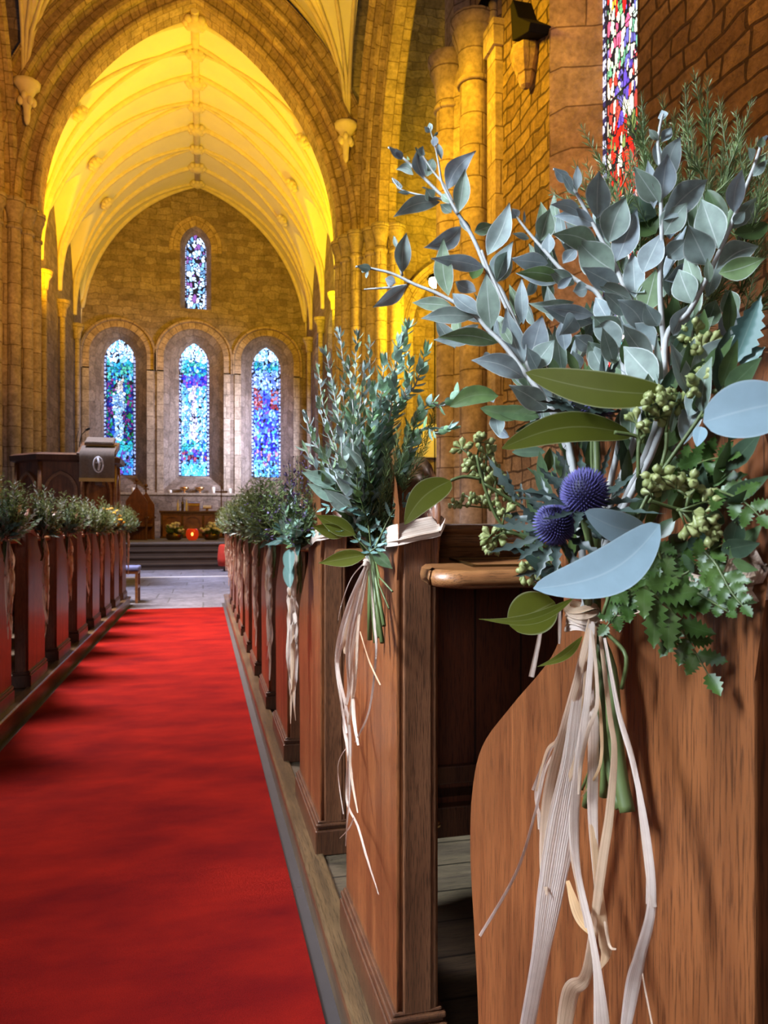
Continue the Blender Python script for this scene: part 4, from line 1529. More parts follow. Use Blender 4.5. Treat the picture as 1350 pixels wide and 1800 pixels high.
LEAVES = {TA: [
    (660, 530, 860, 260, 120, .12), (740, 690, 785, 385, 100, 0), (610, 615, 285, 720, 95, -.1), (500, 450, 450, 250, 90, .1), (520, 440, 560, 310, 75, 0),
    (425, 425, 300, 390, 55, -.2), (690, 690, 610, 630, 60, 0), (555, 600, 510, 520, 75, 0), (820, 830, 740, 710, 50, 0), (755, 790, 495, 935, 110, .12),
    (670, 1270, 635, 865, 115, .05), (915, 1075, 545, 1010, 95, -.05), (940, 990, 1095, 620, 135, -.05), (850, 825, 985, 775, 75, 0), (1000, 1180, 1120, 890, 120, .1),
    (345, 1110, 375, 830, 100, .05), (375, 1195, 140, 1350, 85, .05), (300, 1180, 225, 1150, 60, 0), (860, 1240, 715, 1170, 90, .1), (690, 620, 620, 560, 60, 0),
    (620, 320, 590, 200, 36, 0), (570, 230, 575, 150, 45, 0), (540, 130, 500, 90, 30, 0), (545, 130, 535, 60, 34, 0), (595, 130, 560, 160, 16, 0),
    (340, 320, 250, 225, 38, 0), (345, 320, 300, 240, 44, 0), (330, 510, 270, 440, 36, 0), (335, 530, 310, 470, 36, 0), (400, 555, 310, 545, 26, 0),
    (470, 300, 440, 230, 45, 0), (480, 290, 490, 225, 50, 0), (130, 1080, 30, 1060, 50, 0), (120, 1085, 60, 1100, 44, 0), (310, 940, 285, 850, 28, 0),
    (400, 320, 380, 300, 22, 0), (520, 520, 480, 515, 18, 0), (100, 1090, 95, 1150, 26, 0)],
  TC: [(350, 440, 0, 450, 95, -.05), (200, 365, -60, 345, 85, 0), (390, 420, 205, 280, 110, .1), (380, 490, 80, 590, 100, .15), (510, 610, 110, 575, 100, -.08),
    (680, 840, 330, 725, 125, -.08), (830, 1050, 580, 890, 130, -.05), (460, 520, 430, 150, 135, 0), (680, 750, 560, 380, 125, .05), (650, 490, 670, 190, 75, 0),
    (500, 210, 590, 0, 120, .05), (935, 190, 630, 150, 85, -.05), (830, 80, 600, 50, 95, .05), (720, 720, 800, 430, 150, 0), (740, 770, 880, 590, 130, 0),
    (1010, 340, 710, 350, 80, .08), (1130, 480, 800, 370, 120, 0), (1140, 430, 830, 375, 80, 0), (950, 660, 920, 470, 90, 0), (1240, 470, 1150, 310, 95, 0), (1310, 640, 1130, 450, 150, 0),
    (1130, 650, 1010, 560, 100, 0), (600, 620, 510, 470, 60, 0), (700, 300, 760, 190, 60, 0), (900, 250, 1000, 170, 50, 0), (1100, 250, 1000, 270, 90, 0),
    (790, 820, 700, 640, 90, 0), (850, 1020, 720, 830, 110, 0), (1210, 760, 1100, 600, 120, 0), (1330, 800, 1220, 560, 110, 0), (1050, 780, 1000, 660, 80, 0), (480, 620, 380, 540, 60, 0), (470, 700, 400, 720, 70, 0)],
  TB: [(450, 610, 460, 360, 135, 0), (440, 650, 220, 600, 72, -.1), (370, 600, 200, 540, 60, -.1), (450, 770, 215, 695, 105, -.1), (540, 890, 345, 725, 150, .05),
    (560, 970, 370, 870, 100, 0), (510, 740, 600, 500, 135, .05), (550, 840, 660, 560, 115, 0), (700, 1200, 555, 1040, 105, -.1), (760, 1300, 590, 1170, 135, 0),
    (630, 1040, 440, 950, 75, 0), (345, 460, 345, 330, 42, 0), (780, 540, 645, 340, 95, 0), (790, 510, 820, 270, 105, 0), (820, 420, 890, 180, 95, .1),
    (765, 330, 765, 200, 50, 0), (790, 210, 840, 130, 50, 0), (770, 200, 720, 140, 32, 0), (750, 560, 715, 300, 60, 0), (800, 620, 1030, 410, 125, .05), (800, 700, 925, 530, 115, .05),
    (1090, 770, 1000, 510, 135, 0), (1030, 860, 930, 650, 135, 0), (820, 820, 930, 720, 95, 0), (700, 1110, 760, 880, 115, 0), (650, 1030, 635, 790, 95, 0),
    (690, 900, 790, 690, 115, 0), (770, 1180, 700, 1060, 80, 0), (985, 1000, 915, 800, 80, 0), (950, 1060, 880, 880, 115, 0), (910, 850, 805, 940, 75, .2),
    (1170, 580, 1215, 350, 85, .05), (1080, 880, 1300, 760, 115, .08), (1090, 900, 1335, 820, 100, -.05), (1170, 640, 1230, 570, 50, 0), (1040, 950, 1030, 820, 42, 0),
    (850, 1230, 925, 1070, 95, 0), (1270, 390, 1350, 300, 42, 0), (1270, 300, 1245, 240, 42, 0), (1310, 240, 1320, 180, 36, 0), (830, 1340, 870, 1290, 60, 0),
    (150, 730, 200, 560, 92, 0), (195, 800, 195, 690, 62, 0), (190, 850, 0, 830, 82, 0), (280, 930, 20, 900, 76, 0), (330, 960, 190, 880, 70, 0), (270, 850, 340, 770, 62, 0),
    (60, 1170, 50, 930, 62, 0), (800, 90, 790, 40, 42, 0), (300, 420, 220, 345, 50, 0), (320, 470, 260, 370, 50, 0), (340, 490, 290, 420, 45, 0), (30, 610, 0, 560, 45, 0), (90, 720, 0, 690, 30, 0), (65, 640, 65, 570, 14, 0),
    (1290, 330, 1340, 270, 34, 0), (1300, 200, 1350, 180, 30, 0), (600, 1120, 480, 1000, 80, 0), (560, 1250, 430, 1130, 130, 0), (330, 1130, 250, 1230, 90, 0), (700, 1000, 600, 960, 60, 0)],
  TD: [(505, 730, 470, 300, 64, 0), (430, 530, 200, 230, 160, 0), (480, 700, 210, 400, 210, 0), (380, 300, 170, 20, 140, 0), (240, 620, 150, 430, 100, 0), (130, 540, 40, 250, 110, 0), (60, 620, -60, 380, 130, 0)]}
GREENS = {TC: [(510, 960, 190, 1030, 130, -.12), (730, 1050, 390, 1040, 110, .1), (780, 1100, 495, 1050, 110, 0), (620, 1200, 850, 1100, 46, 0), (820, 1330, 600, 1330, 80, 0), (340, 190, 390, 80, 90, 0)],
  TB: [(400, 640, 280, 610, 62, 0), (760, 600, 570, 500, 130, .1), (760, 690, 650, 620, 150, 0), (1120, 640, 1030, 460, 95, 0), (1170, 690, 1350, 640, 95, -.1)],
  TD: [(620, 740, 640, 390, 115, 0)]}

stems = []
for off, T_, pts, root in STEMS:
    pp = [T_(*p) for p in pts]
    w = [DQ(x, y, dep(x) + off) for x, y in pp]
    if root:
        rr_ = [DQ(x, y, dep(x) + off) for x, y in root][::-1]
        w = [K1 + rv(.004)] + rr_ + w
    stems.append(w)
owner = {0: 0, 1: 0, 2: 0, 3: 0, 4: 1, 5: 1, 6: 1, 7: 2, 8: 3, 9: 4, 10: 5, 11: 6}
groups = {k: (MB(), MB()) for k in range(7)}
for i, w in enumerate(stems):
    sw = catmull([tuple(p) for p in w], 5)
    main = i in (0, 4, 7, 8, 9, 10, 11)
    n_ = len(sw)
    groups[owner[i]][1].tube([V(p) for p in sw], [(.0024 if main else .0013) * (1.15 - .75 * k / n_) for k in range(n_)], 7)
for T_, lst in LEAVES.items():
    for x0, y0, x1, y1, w, bow in lst:
        a = T_(x0, y0); t_ = T_(x1, y1)
        dd = dep(a[0]) + rnd.uniform(-.035, .01)
        A = DQ(a[0], a[1], dd)
        # nearest stem, so that the leaf springs from it
        best = None
        for i, sw in enumerate(stems):
            for p in catmull([tuple(p) for p in sw], 3):
                p = V(p[:3]); q = (p - A)
                view = (A - EYEP).normalized()
                dist = (q - view * q.dot(view)).length
                if best is None or dist < best[0]:
                    best = (dist, i, p)
        D0 = (best[2] - EYEP).length / max(1e-6, (P(a[0], a[1], 1) - EYEP).length)
        if best[0] < .012:
            A = DQ(a[0], a[1], D0 - .001)
            dd = D0
        Tt = DQ(t_[0], t_[1], dd + rnd.uniform(-.018, .014))
        wm = w / SC[T_] * dd / F
        tilt = rnd.uniform(-.5, .5)
        nr = (EYEP - A).normalized() + V((tilt, rnd.uniform(-.3, .3), rnd.uniform(-.25, .45)))
        leaf(groups[owner[best[1]]][0], A, Tt, wm * 1.2, nr, bow=-bow, curl=rnd.uniform(-.07, .07), fold=rnd.uniform(.05, .2), shape='lance', n=9, cols=4,
             tint=min(1, max(0, rnd.gauss(.28, .28))), wavy=.03)
for k, (lm, sm_) in groups.items():
    st = sm_.build('silver_leaf_sprig', M['silver_stem'], G1, K1)
    lm.build('sprig_leaves', M['silver'], st, K1, fix=False) if False else None
    if lm.f:
        o = lm.build('leaves', M['silver'], st, K1, fix=False)
        o['label'] = 'silvery blue-green leaves'

mb = MB()
for T_, lst in GREENS.items():
    for x0, y0, x1, y1, w, bow in lst:
        a = T_(x0, y0); t_ = T_(x1, y1)
        dd = dep(a[0]) + .015
        leaf(mb, DQ(*a, dd), DQ(*t_, dd + .01), w / SC[T_] * dd / F, (EYEP - K1).normalized() + rv(.3), bow=-bow, n=9, shape='sickle', tint=rnd.random())
# silver leaves filling the middle of the bunch
fill = groups_fill = MB()
for k in range(130):
    x = rnd.uniform(800, 1300); y = rnd.uniform(400, 790)
    if y < 470 and x < 960: continue
    if y > 640 and not (860 < x < 1240): continue
    if x < 870 and y < 560: continue
    dd = dep(x) + rnd.uniform(.005, .045)
    A = DQ(x, y, dd)
    dr = (A - K1).normalized() + rv(.55)
    leaf(fill, A, A + dr.normalized() * rnd.uniform(.026, .044), rnd.uniform(.012, .018), (EYEP - A).normalized() + rv(.8), n=8, cols=4, tint=rnd.random() * .8, curl=rnd.uniform(-.08, .08), fold=.15)
fill.build('inner_silver_leaves', M['silver'], G1, K1, fix=False)
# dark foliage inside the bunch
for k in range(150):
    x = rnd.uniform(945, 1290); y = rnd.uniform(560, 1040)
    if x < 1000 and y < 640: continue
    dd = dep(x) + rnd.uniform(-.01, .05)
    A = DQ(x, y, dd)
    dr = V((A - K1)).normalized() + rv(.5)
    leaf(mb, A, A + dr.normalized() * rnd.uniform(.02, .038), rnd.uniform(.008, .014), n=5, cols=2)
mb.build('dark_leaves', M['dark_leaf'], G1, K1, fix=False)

# single eucalyptus leaves: base px, tip px, width px, bow, tone, depth
EUC = [((1178, 693), (924, 655), 62, .05, 'olive', .53, 'sickle'), ((1112, 765), (882, 788), 56, -.10, 'olive', .54, 'sickle'),
       ((1395, 705), (1236, 742), 100, -.02, 'pale', .415, 'disc'), ((1160, 922), (938, 1035), 84, .13, 'pale', .46, 'sickle'),
       ((1137, 935), (1028, 900), 58, .08, 'pale', .475, 'sickle'), ((792, 845), (711, 922), 50, -.10, 'olive', .57, 'ovate'),
       ((975, 1058), (896, 1100), 78, .0, 'olive', .57, 'disc'), ((1010, 1050), (841, 1088), 20, .12, 'olive', .555, 'lance'),
       ((1024, 1118), (944, 1172), 17, .10, 'olive', .56, 'lance'), ((1233, 750), (1225, 785), 24, 0, 'pale', .47, 'ovate'), ((1020, 1035), (905, 960), 26, .05, 'teal', .56, 'lance')]
for a, t_, w, bow, tone, d, shp in EUC:
    lf = MB()
    A = DQ(*a, d); B_ = DQ(*t_, d - .012)
    leaf(lf, A, B_, w * d / F, (EYEP - A).normalized() + V((.05, -.05, .25)), bow=-bow, fold=.04, shape=shp, n=20, cols=8, tint=.5, curl=.03)
    o = lf.build('eucalyptus_leaf', M[tone], G1, K1, fix=False)
    if tone == 'pale': o['label'] = 'pale blue-grey leaf'
# stalks of the seed-bearing eucalyptus
sb = MB(); cb = MB()
for pts in ([(1060, 1080), (1100, 960), (1150, 850), (1235, 725), (1236, 700)], [(1236, 712), (1205, 695), (1178, 693)], [(1236, 705), (1245, 660), (1230, 620)],
            [(1125, 780), (1122, 770), (1112, 765), (1080, 760)], [(1122, 840), (1123, 780), (1135, 765)], [(1160, 830), (1170, 790), (1172, 760)], [(1140, 880), (1190, 895), (1215, 900)],
            [(1230, 735), (1290, 700), (1360, 675)], [(1010, 1050), (940, 960), (880, 920), (850, 850), (838, 800)], [(792, 845), (815, 838), (845, 842)], [(930, 900), (900, 880), (850, 850)],
            [(1000, 1030), (960, 960), (890, 935)], [(1010, 1050), (960, 1040), (930, 1020)], [(1050, 960), (1040, 800), (1045, 720)], [(1050, 1000), (1046, 960), (1040, 920)]):
    w_ = catmull([tuple(DQ(x, y, .485 if x > 1050 else .565)) for x, y in pts], 5)
    sb.tube([V(p) for p in w_], .0013, 6)
for (x, y, r, n, d, rx, ry) in ((1225, 590, 22, 12, .49, 1232, 640), (1228, 632, 34, 24, .485, 1238, 690), (1245, 665, 34, 20, .485, 1238, 700), (1140, 722, 32, 22, .49, 1130, 780), (1178, 715, 26, 14, .49, 1170, 765),
                               (1120, 745, 22, 10, .49, 1122, 790), (1150, 848, 26, 16, .47, 1165, 815), (1150, 868, 20, 9, .47, 1140, 885), (1212, 862, 26, 18, .46, 1205, 900), (1205, 905, 34, 24, .46, 1190, 895),
                               (1225, 930, 24, 12, .46, 1200, 900), (835, 800, 24, 20, .575, 845, 850), (850, 820, 26, 18, .575, 855, 860), (868, 850, 22, 14, .575, 880, 900), (872, 925, 26, 18, .565, 900, 935),
                               (860, 950, 18, 10, .565, 890, 935), (930, 1012, 18, 12, .56, 960, 1030), (1240, 690, 22, 12, .49, 1238, 710), (1238, 615, 26, 12, .49, 1236, 650)):
    capsules(cb, sb, DQ(x, y, d), 1.15 * r * d / F, n, DQ(rx, ry, d), .0030 if x > 1050 else .0029)
# loose spikes of tiny buds at the left
for (x0, y0, x1, y1) in ((880, 895, 788, 886), (900, 880, 820, 790), (905, 885, 855, 800), (890, 905, 815, 870)):
    for k in range(26):
        f = k / 26
        p = DQ(x0 + (x1 - x0) * f, y0 + (y1 - y0) * f - 8 * math.sin(PI * f), .575) + rv(.0035)
        cb.tint = rnd.random(); cb.ball(p, .0018, 5, 4, 1.3)
    sb.tube([DQ(x0, y0, .577), DQ(x1, y1, .577)], .0008, 4)
so = sb.build('seed_stalk', M['stem'], G1, K1)
cb.build('seed_capsules', M['seed'], so, K1, fix=False)

# thistles
for (x, y, r, d, axx) in ((1028, 868, 39, .50, (-.15, -.55, .85)), (975, 922, 34, .53, (-.35, -.5, .3)), (1042, 705, 36, .56, (0, .3, .9))):
    c = DQ(x, y, d)
    h = thistle(G1, K1, c, r * d / F, axx)
    mb = MB()
    q = V(axx).normalized().to_track_quat('Z', 'Y')
    for k in range(15):
        a = k * 2 * PI / 15 + .2
        dr = q @ V((math.cos(a), math.sin(a), rnd.uniform(-.15, .35)))
        base = c + dr * r * .6 * d / F - V(axx).normalized() * r * .75 * d / F
        ln = rnd.uniform(.028, .046)
        spiky(mb, base, base + dr * ln, .0085, nrm=V(axx) + rv(.2))
    mb.build('thistle_bracts', M['thistle_leaf'], h, K1, fix=False)
    st = MB(); st.tube([c - V(axx).normalized() * r * .9 * d / F, K1.lerp(c, .5) + V((0, -.01, 0)), K1 + rv(.006)], .0028, 7)
    st.build('thistle_stem', M['stem'], h, K1)
mb = MB()
for (x0, y0, x1, y1, w) in ((930, 440, 530, 350, 62), (900, 540, 660, 470, 60), (860, 880, 400, 820, 85), (800, 640, 590, 460, 90), (680, 680, 460, 580, 90), (960, 390, 740, 170, 66), (1000, 250, 880, 40, 60),
                            (1240, 300, 1330, 0, 50), (900, 960, 540, 1055, 60), (780, 780, 600, 640, 90), (1000, 600, 780, 650, 60), (930, 980, 700, 1090, 60), (1330, 420, 1440, 150, 46), (1330, 430, 1500, 300, 40),
                            (600, 450, 340, 90, 80), (560, 460, 500, 210, 60), (620, 480, 610, 300, 40), (1150, 560, 1000, 950, 60), (920, 860, 760, 690, 60)):
    spiky(mb, DQ(*TE(x0, y0), .55), DQ(*TE(x1, y1), .555), w / 4.5 * .55 / F * 1.25)
for (x0, y0, x1, y1, w) in ((1050, 1080, 1300, 1060, 60), (1050, 1070, 830, 960, 50), (1020, 1100, 640, 1190, 60), (1050, 1060, 800, 1010, 50), (1070, 1080, 1290, 1180, 50), (1010, 1050, 880, 900, 40)):
    spiky(mb, DQ(*TC(x0, y0), .54), DQ(*TC(x1, y1), .545), w / 3.75 * .55 / F)
mb.build('thistle_foliage', M['thistle_leaf'], G1, K1, fix=False)

# leatherleaf fronds at the right
for pts, lm, wp, npn, d in (([(560, 170), (700, 240), (860, 330), (1020, 400), (1150, 520)], 52, 19, 6, .475), ([(330, 1000), (430, 1090), (540, 1190), (610, 1330), (680, 1450), (790, 1640)], 62, 26, 6, .475),
                            ([(760, 760), (830, 840), (880, 930), (940, 1040), (1030, 1150)], 40, 17, 6, .465), ([(250, 1060), (200, 1100), (150, 1180), (60, 1290)], 34, 20, 4, .50),
                            ([(380, 1000), (500, 960), (640, 900), (760, 780), (900, 700)], 46, 20, 6, .485), ([(500, 300), (600, 200), (760, 120), (930, 90)], 46, 18, 6, .49),
                            ([(640, 1010), (720, 1060), (820, 1120), (930, 1190)], 30, 16, 4, .485), ([(420, 700), (450, 820), (520, 900), (560, 960)], 40, 18, 4, .49), ([(150, 1000), (260, 1040), (400, 1040), (520, 1060)], 36, 16, 5, .50)):
    fm = MB(); st = MB()
    w_ = [tuple(DQ(*TF(x, y), d)) for x, y in pts]
    frond(fm, st, w_, lm * 1.35 * d / F, wp * 1.8 * d / F, npn, nrm=(EYEP - V(w_[0])).normalized() + V((0, 0, .3)))
    o = st.build('fern_frond', M['stem'], G1, K1)
    fm.build('pinnae', M['fern'], o, K1, fix=False)
# blue-grey toothed leaf at the right edge
mb = MB()
leaf(mb, DQ(1290, 640, .48), DQ(1338, 520, .47), .021, n=15, cols=4, jag=.7, fold=.25, tint=.0)
leaf(mb, DQ(1300, 640, .48), DQ(1345, 610, .47), .014, n=9, cols=4, jag=.7, fold=.2, tint=.1)
mb.build('toothed_leaf', M['teal'], G1, K1, fix=False)

# fine needle foliage standing behind at the right
for tip, mid in (((1128, 215), (1150, 420)), ((1068, 262), (1120, 480)), ((1215, 215), (1205, 430)), ((1252, 205), (1235, 400)), ((1290, 235), (1255, 420)), ((1345, 330), (1290, 470)), ((1345, 430), (1290, 540)),
                 ((1040, 330), (1090, 470)), ((1180, 240), (1190, 440)), ((1348, 500), (1300, 570)), ((1270, 320), (1240, 470)), ((1320, 270), (1270, 440)), ((1160, 300), (1170, 470)), ((1225, 330), (1215, 500)),
                 ((1100, 330), (1130, 520)), ((1210, 520), (1190, 600)), ((1260, 500), (1220, 600))):
    lm = MB(); st = MB()
    d = rnd.uniform(.60, .66)
    pts = [DQ(1150, 700, .6), DQ(1175, 620, d), P(*mid, d), P(*tip, d)]
    sprig(lm, st, pts, 'needle', dens=.75, size=.8)
    for k in range(7):
        f = .35 + .6 * k / 7
        a = P(*mid, d).lerp(P(*tip, d), f * 1.2 - .3)
        dr = ((P(*tip, d) - P(*mid, d)).normalized() + rv(.8)).normalized()
        sprig(lm, st, [a, a + dr * .025, a + dr * .05 + V((0, 0, .008))], 'needle', dens=.8, size=.6)
    o = st.build('needle_sprig', M['stem'], G1, K1)
    lm.build('needles', M['needle'], o, K1, fix=False)

# cut stems below the tie
TG = lambda x, y: (780 + x / 2.368, 1050 + y / 2.368)
mb = MB()
for pts, w in (([(610, 110), (690, 300), (710, 550), (735, 750), (765, 895)], 62), ([(620, 110), (650, 350), (672, 560), (665, 830)], 34), ([(600, 110), (640, 350), (640, 600), (590, 870)], 32),
               ([(640, 110), (665, 420), (690, 700), (735, 880)], 40), ([(630, 120), (700, 170), (760, 250), (740, 380)], 16), ([(610, 120), (660, 400), (640, 620), (575, 800)], 12), ([(650, 120), (690, 330), (680, 640)], 30)):
    w_ = catmull([tuple(QX(*TG(x, y), .300)) for x, y in pts], 4)
    mb.tube([V(p) for p in w_], [w / 2.368 * .6 / F / 2] * len(w_), 8)
mb.build('cut_stems', M['stem'], G1, K1)

# raffia
RST = [
    ([(605, 100, 8), (560, 300, 12), (490, 560, 12), (440, 640, 10), (385, 800, 10), (405, 960, 12), (425, 1240, 8)], .15),
    ([(600, 110, 6), (580, 350, 8), (520, 560, 8), (430, 700, 7), (385, 880, 8), (300, 1150, 9), (150, 1410, 9)], .1),
    ([(610, 110, 20), (560, 420, 36), (530, 700, 60), (490, 950, 84), (440, 1250, 74), (400, 1500, 50), (345, 1800, 44)], .0),
    ([(620, 110, 14), (600, 400, 20), (560, 700, 26), (545, 950, 28), (560, 1150, 18), (610, 1380, 20), (640, 1560, 26), (660, 1800, 50)], .05),
    ([(630, 120, 14), (610, 400, 26), (620, 600, 30), (615, 850, 22), (640, 1150, 24), (665, 1400, 34), (675, 1480, 30), (650, 1545, 8)], .7),
    ([(650, 140, 10), (690, 480, 16), (710, 640, 18), (690, 900, 26), (660, 1100, 30), (620, 1400, 24), (590, 1580, 34), (530, 1640, 50), (500, 1800, 44)], .55),
    ([(670, 170, 9), (730, 480, 14), (790, 700, 16), (850, 1020, 20), (865, 1280, 26), (820, 1480, 34), (790, 1600, 42), (755, 1800, 30)], .0),
    ([(610, 130, 14), (520, 480, 26), (440, 800, 34), (415, 1100, 26), (430, 1240, 6)], .45),
    ([(605, 120, 14), (610, 420, 26), (625, 560, 34), (620, 900, 30), (640, 1250, 14)], .1),
    ([(820, 1520, 4), (840, 1640, 5), (870, 1790, 5)], .3), ([(515, 1180, 12), (560, 1320, 32), (610, 1400, 12)], .9), ([(670, 1350, 6), (690, 1450, 8), (718, 1465, 5)], .4),
    ([(640, 380, 6), (655, 520, 10), (650, 700, 9), (575, 830, 4)], .8), ([(600, 120, 10), (560, 380, 18), (480, 620, 22), (430, 900, 16), (420, 1150, 8)], .25),
    ([(600, 110, 8), (585, 420, 14), (560, 640, 16), (500, 820, 12), (440, 1080, 6)], .6), ([(615, 110, 8), (640, 420, 12), (600, 560, 12), (570, 700, 12), (560, 820, 6)], .35)]
for k in range(9):
    src, tn = RST[(k * 3) % 9]
    RST.append(([(x + rnd.uniform(-16, 16) * min(1, j / 3), y + rnd.uniform(-10, 10), w * rnd.uniform(.5, .9)) for j, (x, y, w) in enumerate(src[:rnd.choice((4, 5, 6))])], rnd.choice((0, 0, .1, .3, .6))))
for k, (pts, tn) in enumerate(RST):
    mb = MB()
    w_ = []
    for j, (x, y, w) in enumerate(pts):
        px, py = TG(x, y)
        xx = .286 - .004 * (k % 4)
        p = QX(px, py, xx)
        d = xx * F / (CS * (px - 357))
        w_.append((p, w / 2.368 * d / F * 1.4))
    ribbon(mb, w_, twist=.35 if k not in (2,) else .12, tint=tn, n=7, cols=4, crimp=.06)
    mb.build('raffia_strand', M['raffia'], G1, K1, fix=False)
mb = MB()
mb.tint = .1
for k in range(5):
    c = K1 + V((-.008, -.004, -.006 + .004 * k))
    ring = [c + V((.011 * math.cos(a), .013 * math.sin(a), .002 * math.sin(2 * a + k))) for a in np.linspace(0, 2 * PI, 15)]
    ribbon(mb, [(p, .005) for p in ring], nrm=V((-1, -1, .3)), n=2, tint=.15 * k)
mb.build('raffia_knot', M['raffia'], G1, K1, fix=False)
mb = MB()
for k in range(2):
    z = -.006 + .012 * k
    pts = [(K1 + V((-.004, -.008, 0)), .003), (QX(1110, 1068, .300), .010)]
    pts += [(QX(1300, 985 + z * 900, .318), .020), (QX(1318, 980 + z * 1100, .318), .022)]
    y0 = YP0 - .006
    pts += [(V((.322, y0 + .004, 1.025 - z)), .022), (V((.345, y0 - .005, 1.03 - z)), .022), (V((.385, y0 - .005, 1.035 - z)), .022), (V((.41, y0 + .01, 1.035 - z)), .022), (V((.412, y0 + .12, 1.03 - z)), .022)]
    ribbon(mb, pts, nrm=V((-.7, -.7, .1)), n=5, tint=.2 + .1 * k, twist=0)
mb.build('raffia_band', M['raffia'], G1, K1, fix=False)
for pts in ([(952, 1060, 2), (950, 1110, 7), (934, 1190, 10)], [(984, 1060, 3), (984, 1100, 7), (983, 1132, 4)]):
    mb = MB(); ribbon(mb, [(DQ(x, y, .58), w * .58 / F) for x, y, w in pts], tint=.0, n=4)
    mb.build('raffia_strand', M['raffia'], G1, K1, fix=False)

# ------------------------------------------------------------------ second posy
K2 = QX(652, 988, 0.298)
D2 = (K2.x * SN + K2.y * CS)
G2 = thing('posy', 'silvery green posy with rosemary on the second pew end from the camera', 'posy', K2, 0, 'posies tied to the pew ends')


def raffia_tail(parent, org, k0, ln, n, spread, wmax, name='raffia_strand', seed=0, one=False):
    """loose hanging strands from the tie at k0 (aisle side is -x)"""
    rr = random.Random(seed)
    mb_all = MB()
    for k in range(n):
        mb = mb_all if one else MB()
        L = ln * rr.uniform(.45, 1.0)
        y = rr.uniform(-spread, spread); yb = rr.uniform(-spread, spread) * .8
        ox = -rr.uniform(.0, .02)
        w = wmax * rr.uniform(.35, 1.0)
        pts = [(k0 + V((ox * .3, 0, 0)), w * .4)]
        m_ = 6
        for i in range(1, m_ + 1):
            f = i / m_
            pts.append((k0 + V((ox + rr.uniform(-.006, .004), y * math.sin(PI * min(1, f * 1.2)) + yb * f + rr.uniform(-.008, .008), -L * f)), w * (1.2 - abs(f - .5)) * (0.3 if i == m_ else 1)))
        ribbon(mb, pts, twist=.9, n=4, cols=2, tint=rr.choice([0, .05, .1, .2, .5]))
        if not one:
            mb.build(name, M['raffia'], parent, org, fix=False)
    if one:
        mb_all.build('raffia_tail', M['raffia'], parent, org, fix=False)


S2 = [  # kind, tip pixel, mid pixel, size, depth offset
    ('silver', (597, 585), (608, 740), .62, 0), ('silver', (628, 590), (630, 740), .6, -.02), ('silver', (572, 618), (598, 760), .6, -.01), ('silver', (650, 600), (640, 740), .6, .02),
    ('silver', (560, 650), (590, 780), .6, .03), ('silver', (612, 640), (622, 800), .75, -.05), ('silver', (640, 650), (634, 800), .8, -.04), ('mint', (700, 605), (668, 760), 1.15, -.02), ('mint', (748, 618), (690, 740), 1.1, 0),
    ('mint', (716, 578), (672, 730), 1.1, .02), ('mint', (808, 690), (735, 735), 1.15, -.02), ('mint', (790, 752), (730, 770), 1.0, -.03), ('mint', (675, 640), (655, 780), 1.1, -.04), ('mint', (655, 690), (648, 810), 1.1, -.05),
    ('mint', (690, 680), (665, 790), 1.1, -.03), ('silver', (538, 735), (578, 820), .75, -.01), ('silver', (560, 710), (592, 800), .75, -.03), ('mint', (548, 760), (580, 840), .9, .0), ('silver', (536, 790), (590, 870), .8, -.03),
    ('silver', (585, 680), (612, 810), .7, -.04), ('silver', (600, 760), (622, 860), .95, -.06), ('silver', (575, 800), (610, 880), .9, -.05), ('small', (560, 830), (605, 900), 1.1, -.04), ('mint', (720, 640), (680, 770), 1.0, 0),
    ('needle', (737, 712), (708, 820), 1.0, -.02), ('needle', (760, 738), (715, 830), 1.0, 0), ('needle', (720, 745), (698, 840), 1.0, -.04), ('needle', (750, 780), (708, 860), 1.0, -.02), ('needle', (700, 760), (684, 860), 1.0, -.05),
    ('needle', (765, 700), (722, 810), 1.0, .02), ('needle', (735, 800), (700, 880), 1.0, -.03), ('needle', (745, 840), (700, 900), .9, -.02), ('needle', (678, 780), (670, 880), 1.0, -.05), ('needle', (720, 770), (694, 860), 1.0, .02),
    ('small', (650, 760), (650, 860), 1.1, -.06), ('small', (630, 820), (640, 900), 1.1, -.06), ('small', (700, 880), (680, 930), 1.0, -.04), ('mint', (620, 720), (630, 840), 1.1, -.02), ('mint', (665, 720), (655, 830), 1.1, -.01)]
NM = {'silver': 'silver_leaf_sprig', 'mint': 'eucalyptus_sprig', 'small': 'box_sprig', 'needle': 'rosemary_sprig', 'fuzzy': 'asparagus_fern_sprig', 'statice': 'statice_sprig', 'fern': 'fern_frond', 'yellow': 'yellow_flower_sprig'}
MT = {'silver': 'silver', 'mint': 'mint', 'small': 'dark_leaf', 'needle': 'needle', 'fuzzy': 'fuzzy', 'statice': 'purple', 'fern': 'fern', 'yellow': 'yellow'}
for kind, tip, mid, sz, off in S2:
    lm = MB(); st = MB()
    sprig(lm, st, [K2 + rv(.006), P(*mid, D2 + off * .8), P(mid[0] * .4 + tip[0] * .6 + rnd.uniform(-6, 6), mid[1] * .5 + tip[1] * .5, D2 + off * 1.1), P(*tip, D2 + off * 1.3)], kind, {'silver': 1.5, 'mint': 1.1, 'small': 1.0, 'needle': 1.3}[kind], {'silver': 1.6, 'mint': 1.5, 'small': 1.4, 'needle': 1.2}[kind] * sz)
    o = st.build(NM[kind], M['silver_stem' if kind in ('silver', 'mint') else 'stem'], G2, K2)
    lm.build('leaves', M[MT[kind]], o, K2, fix=False)
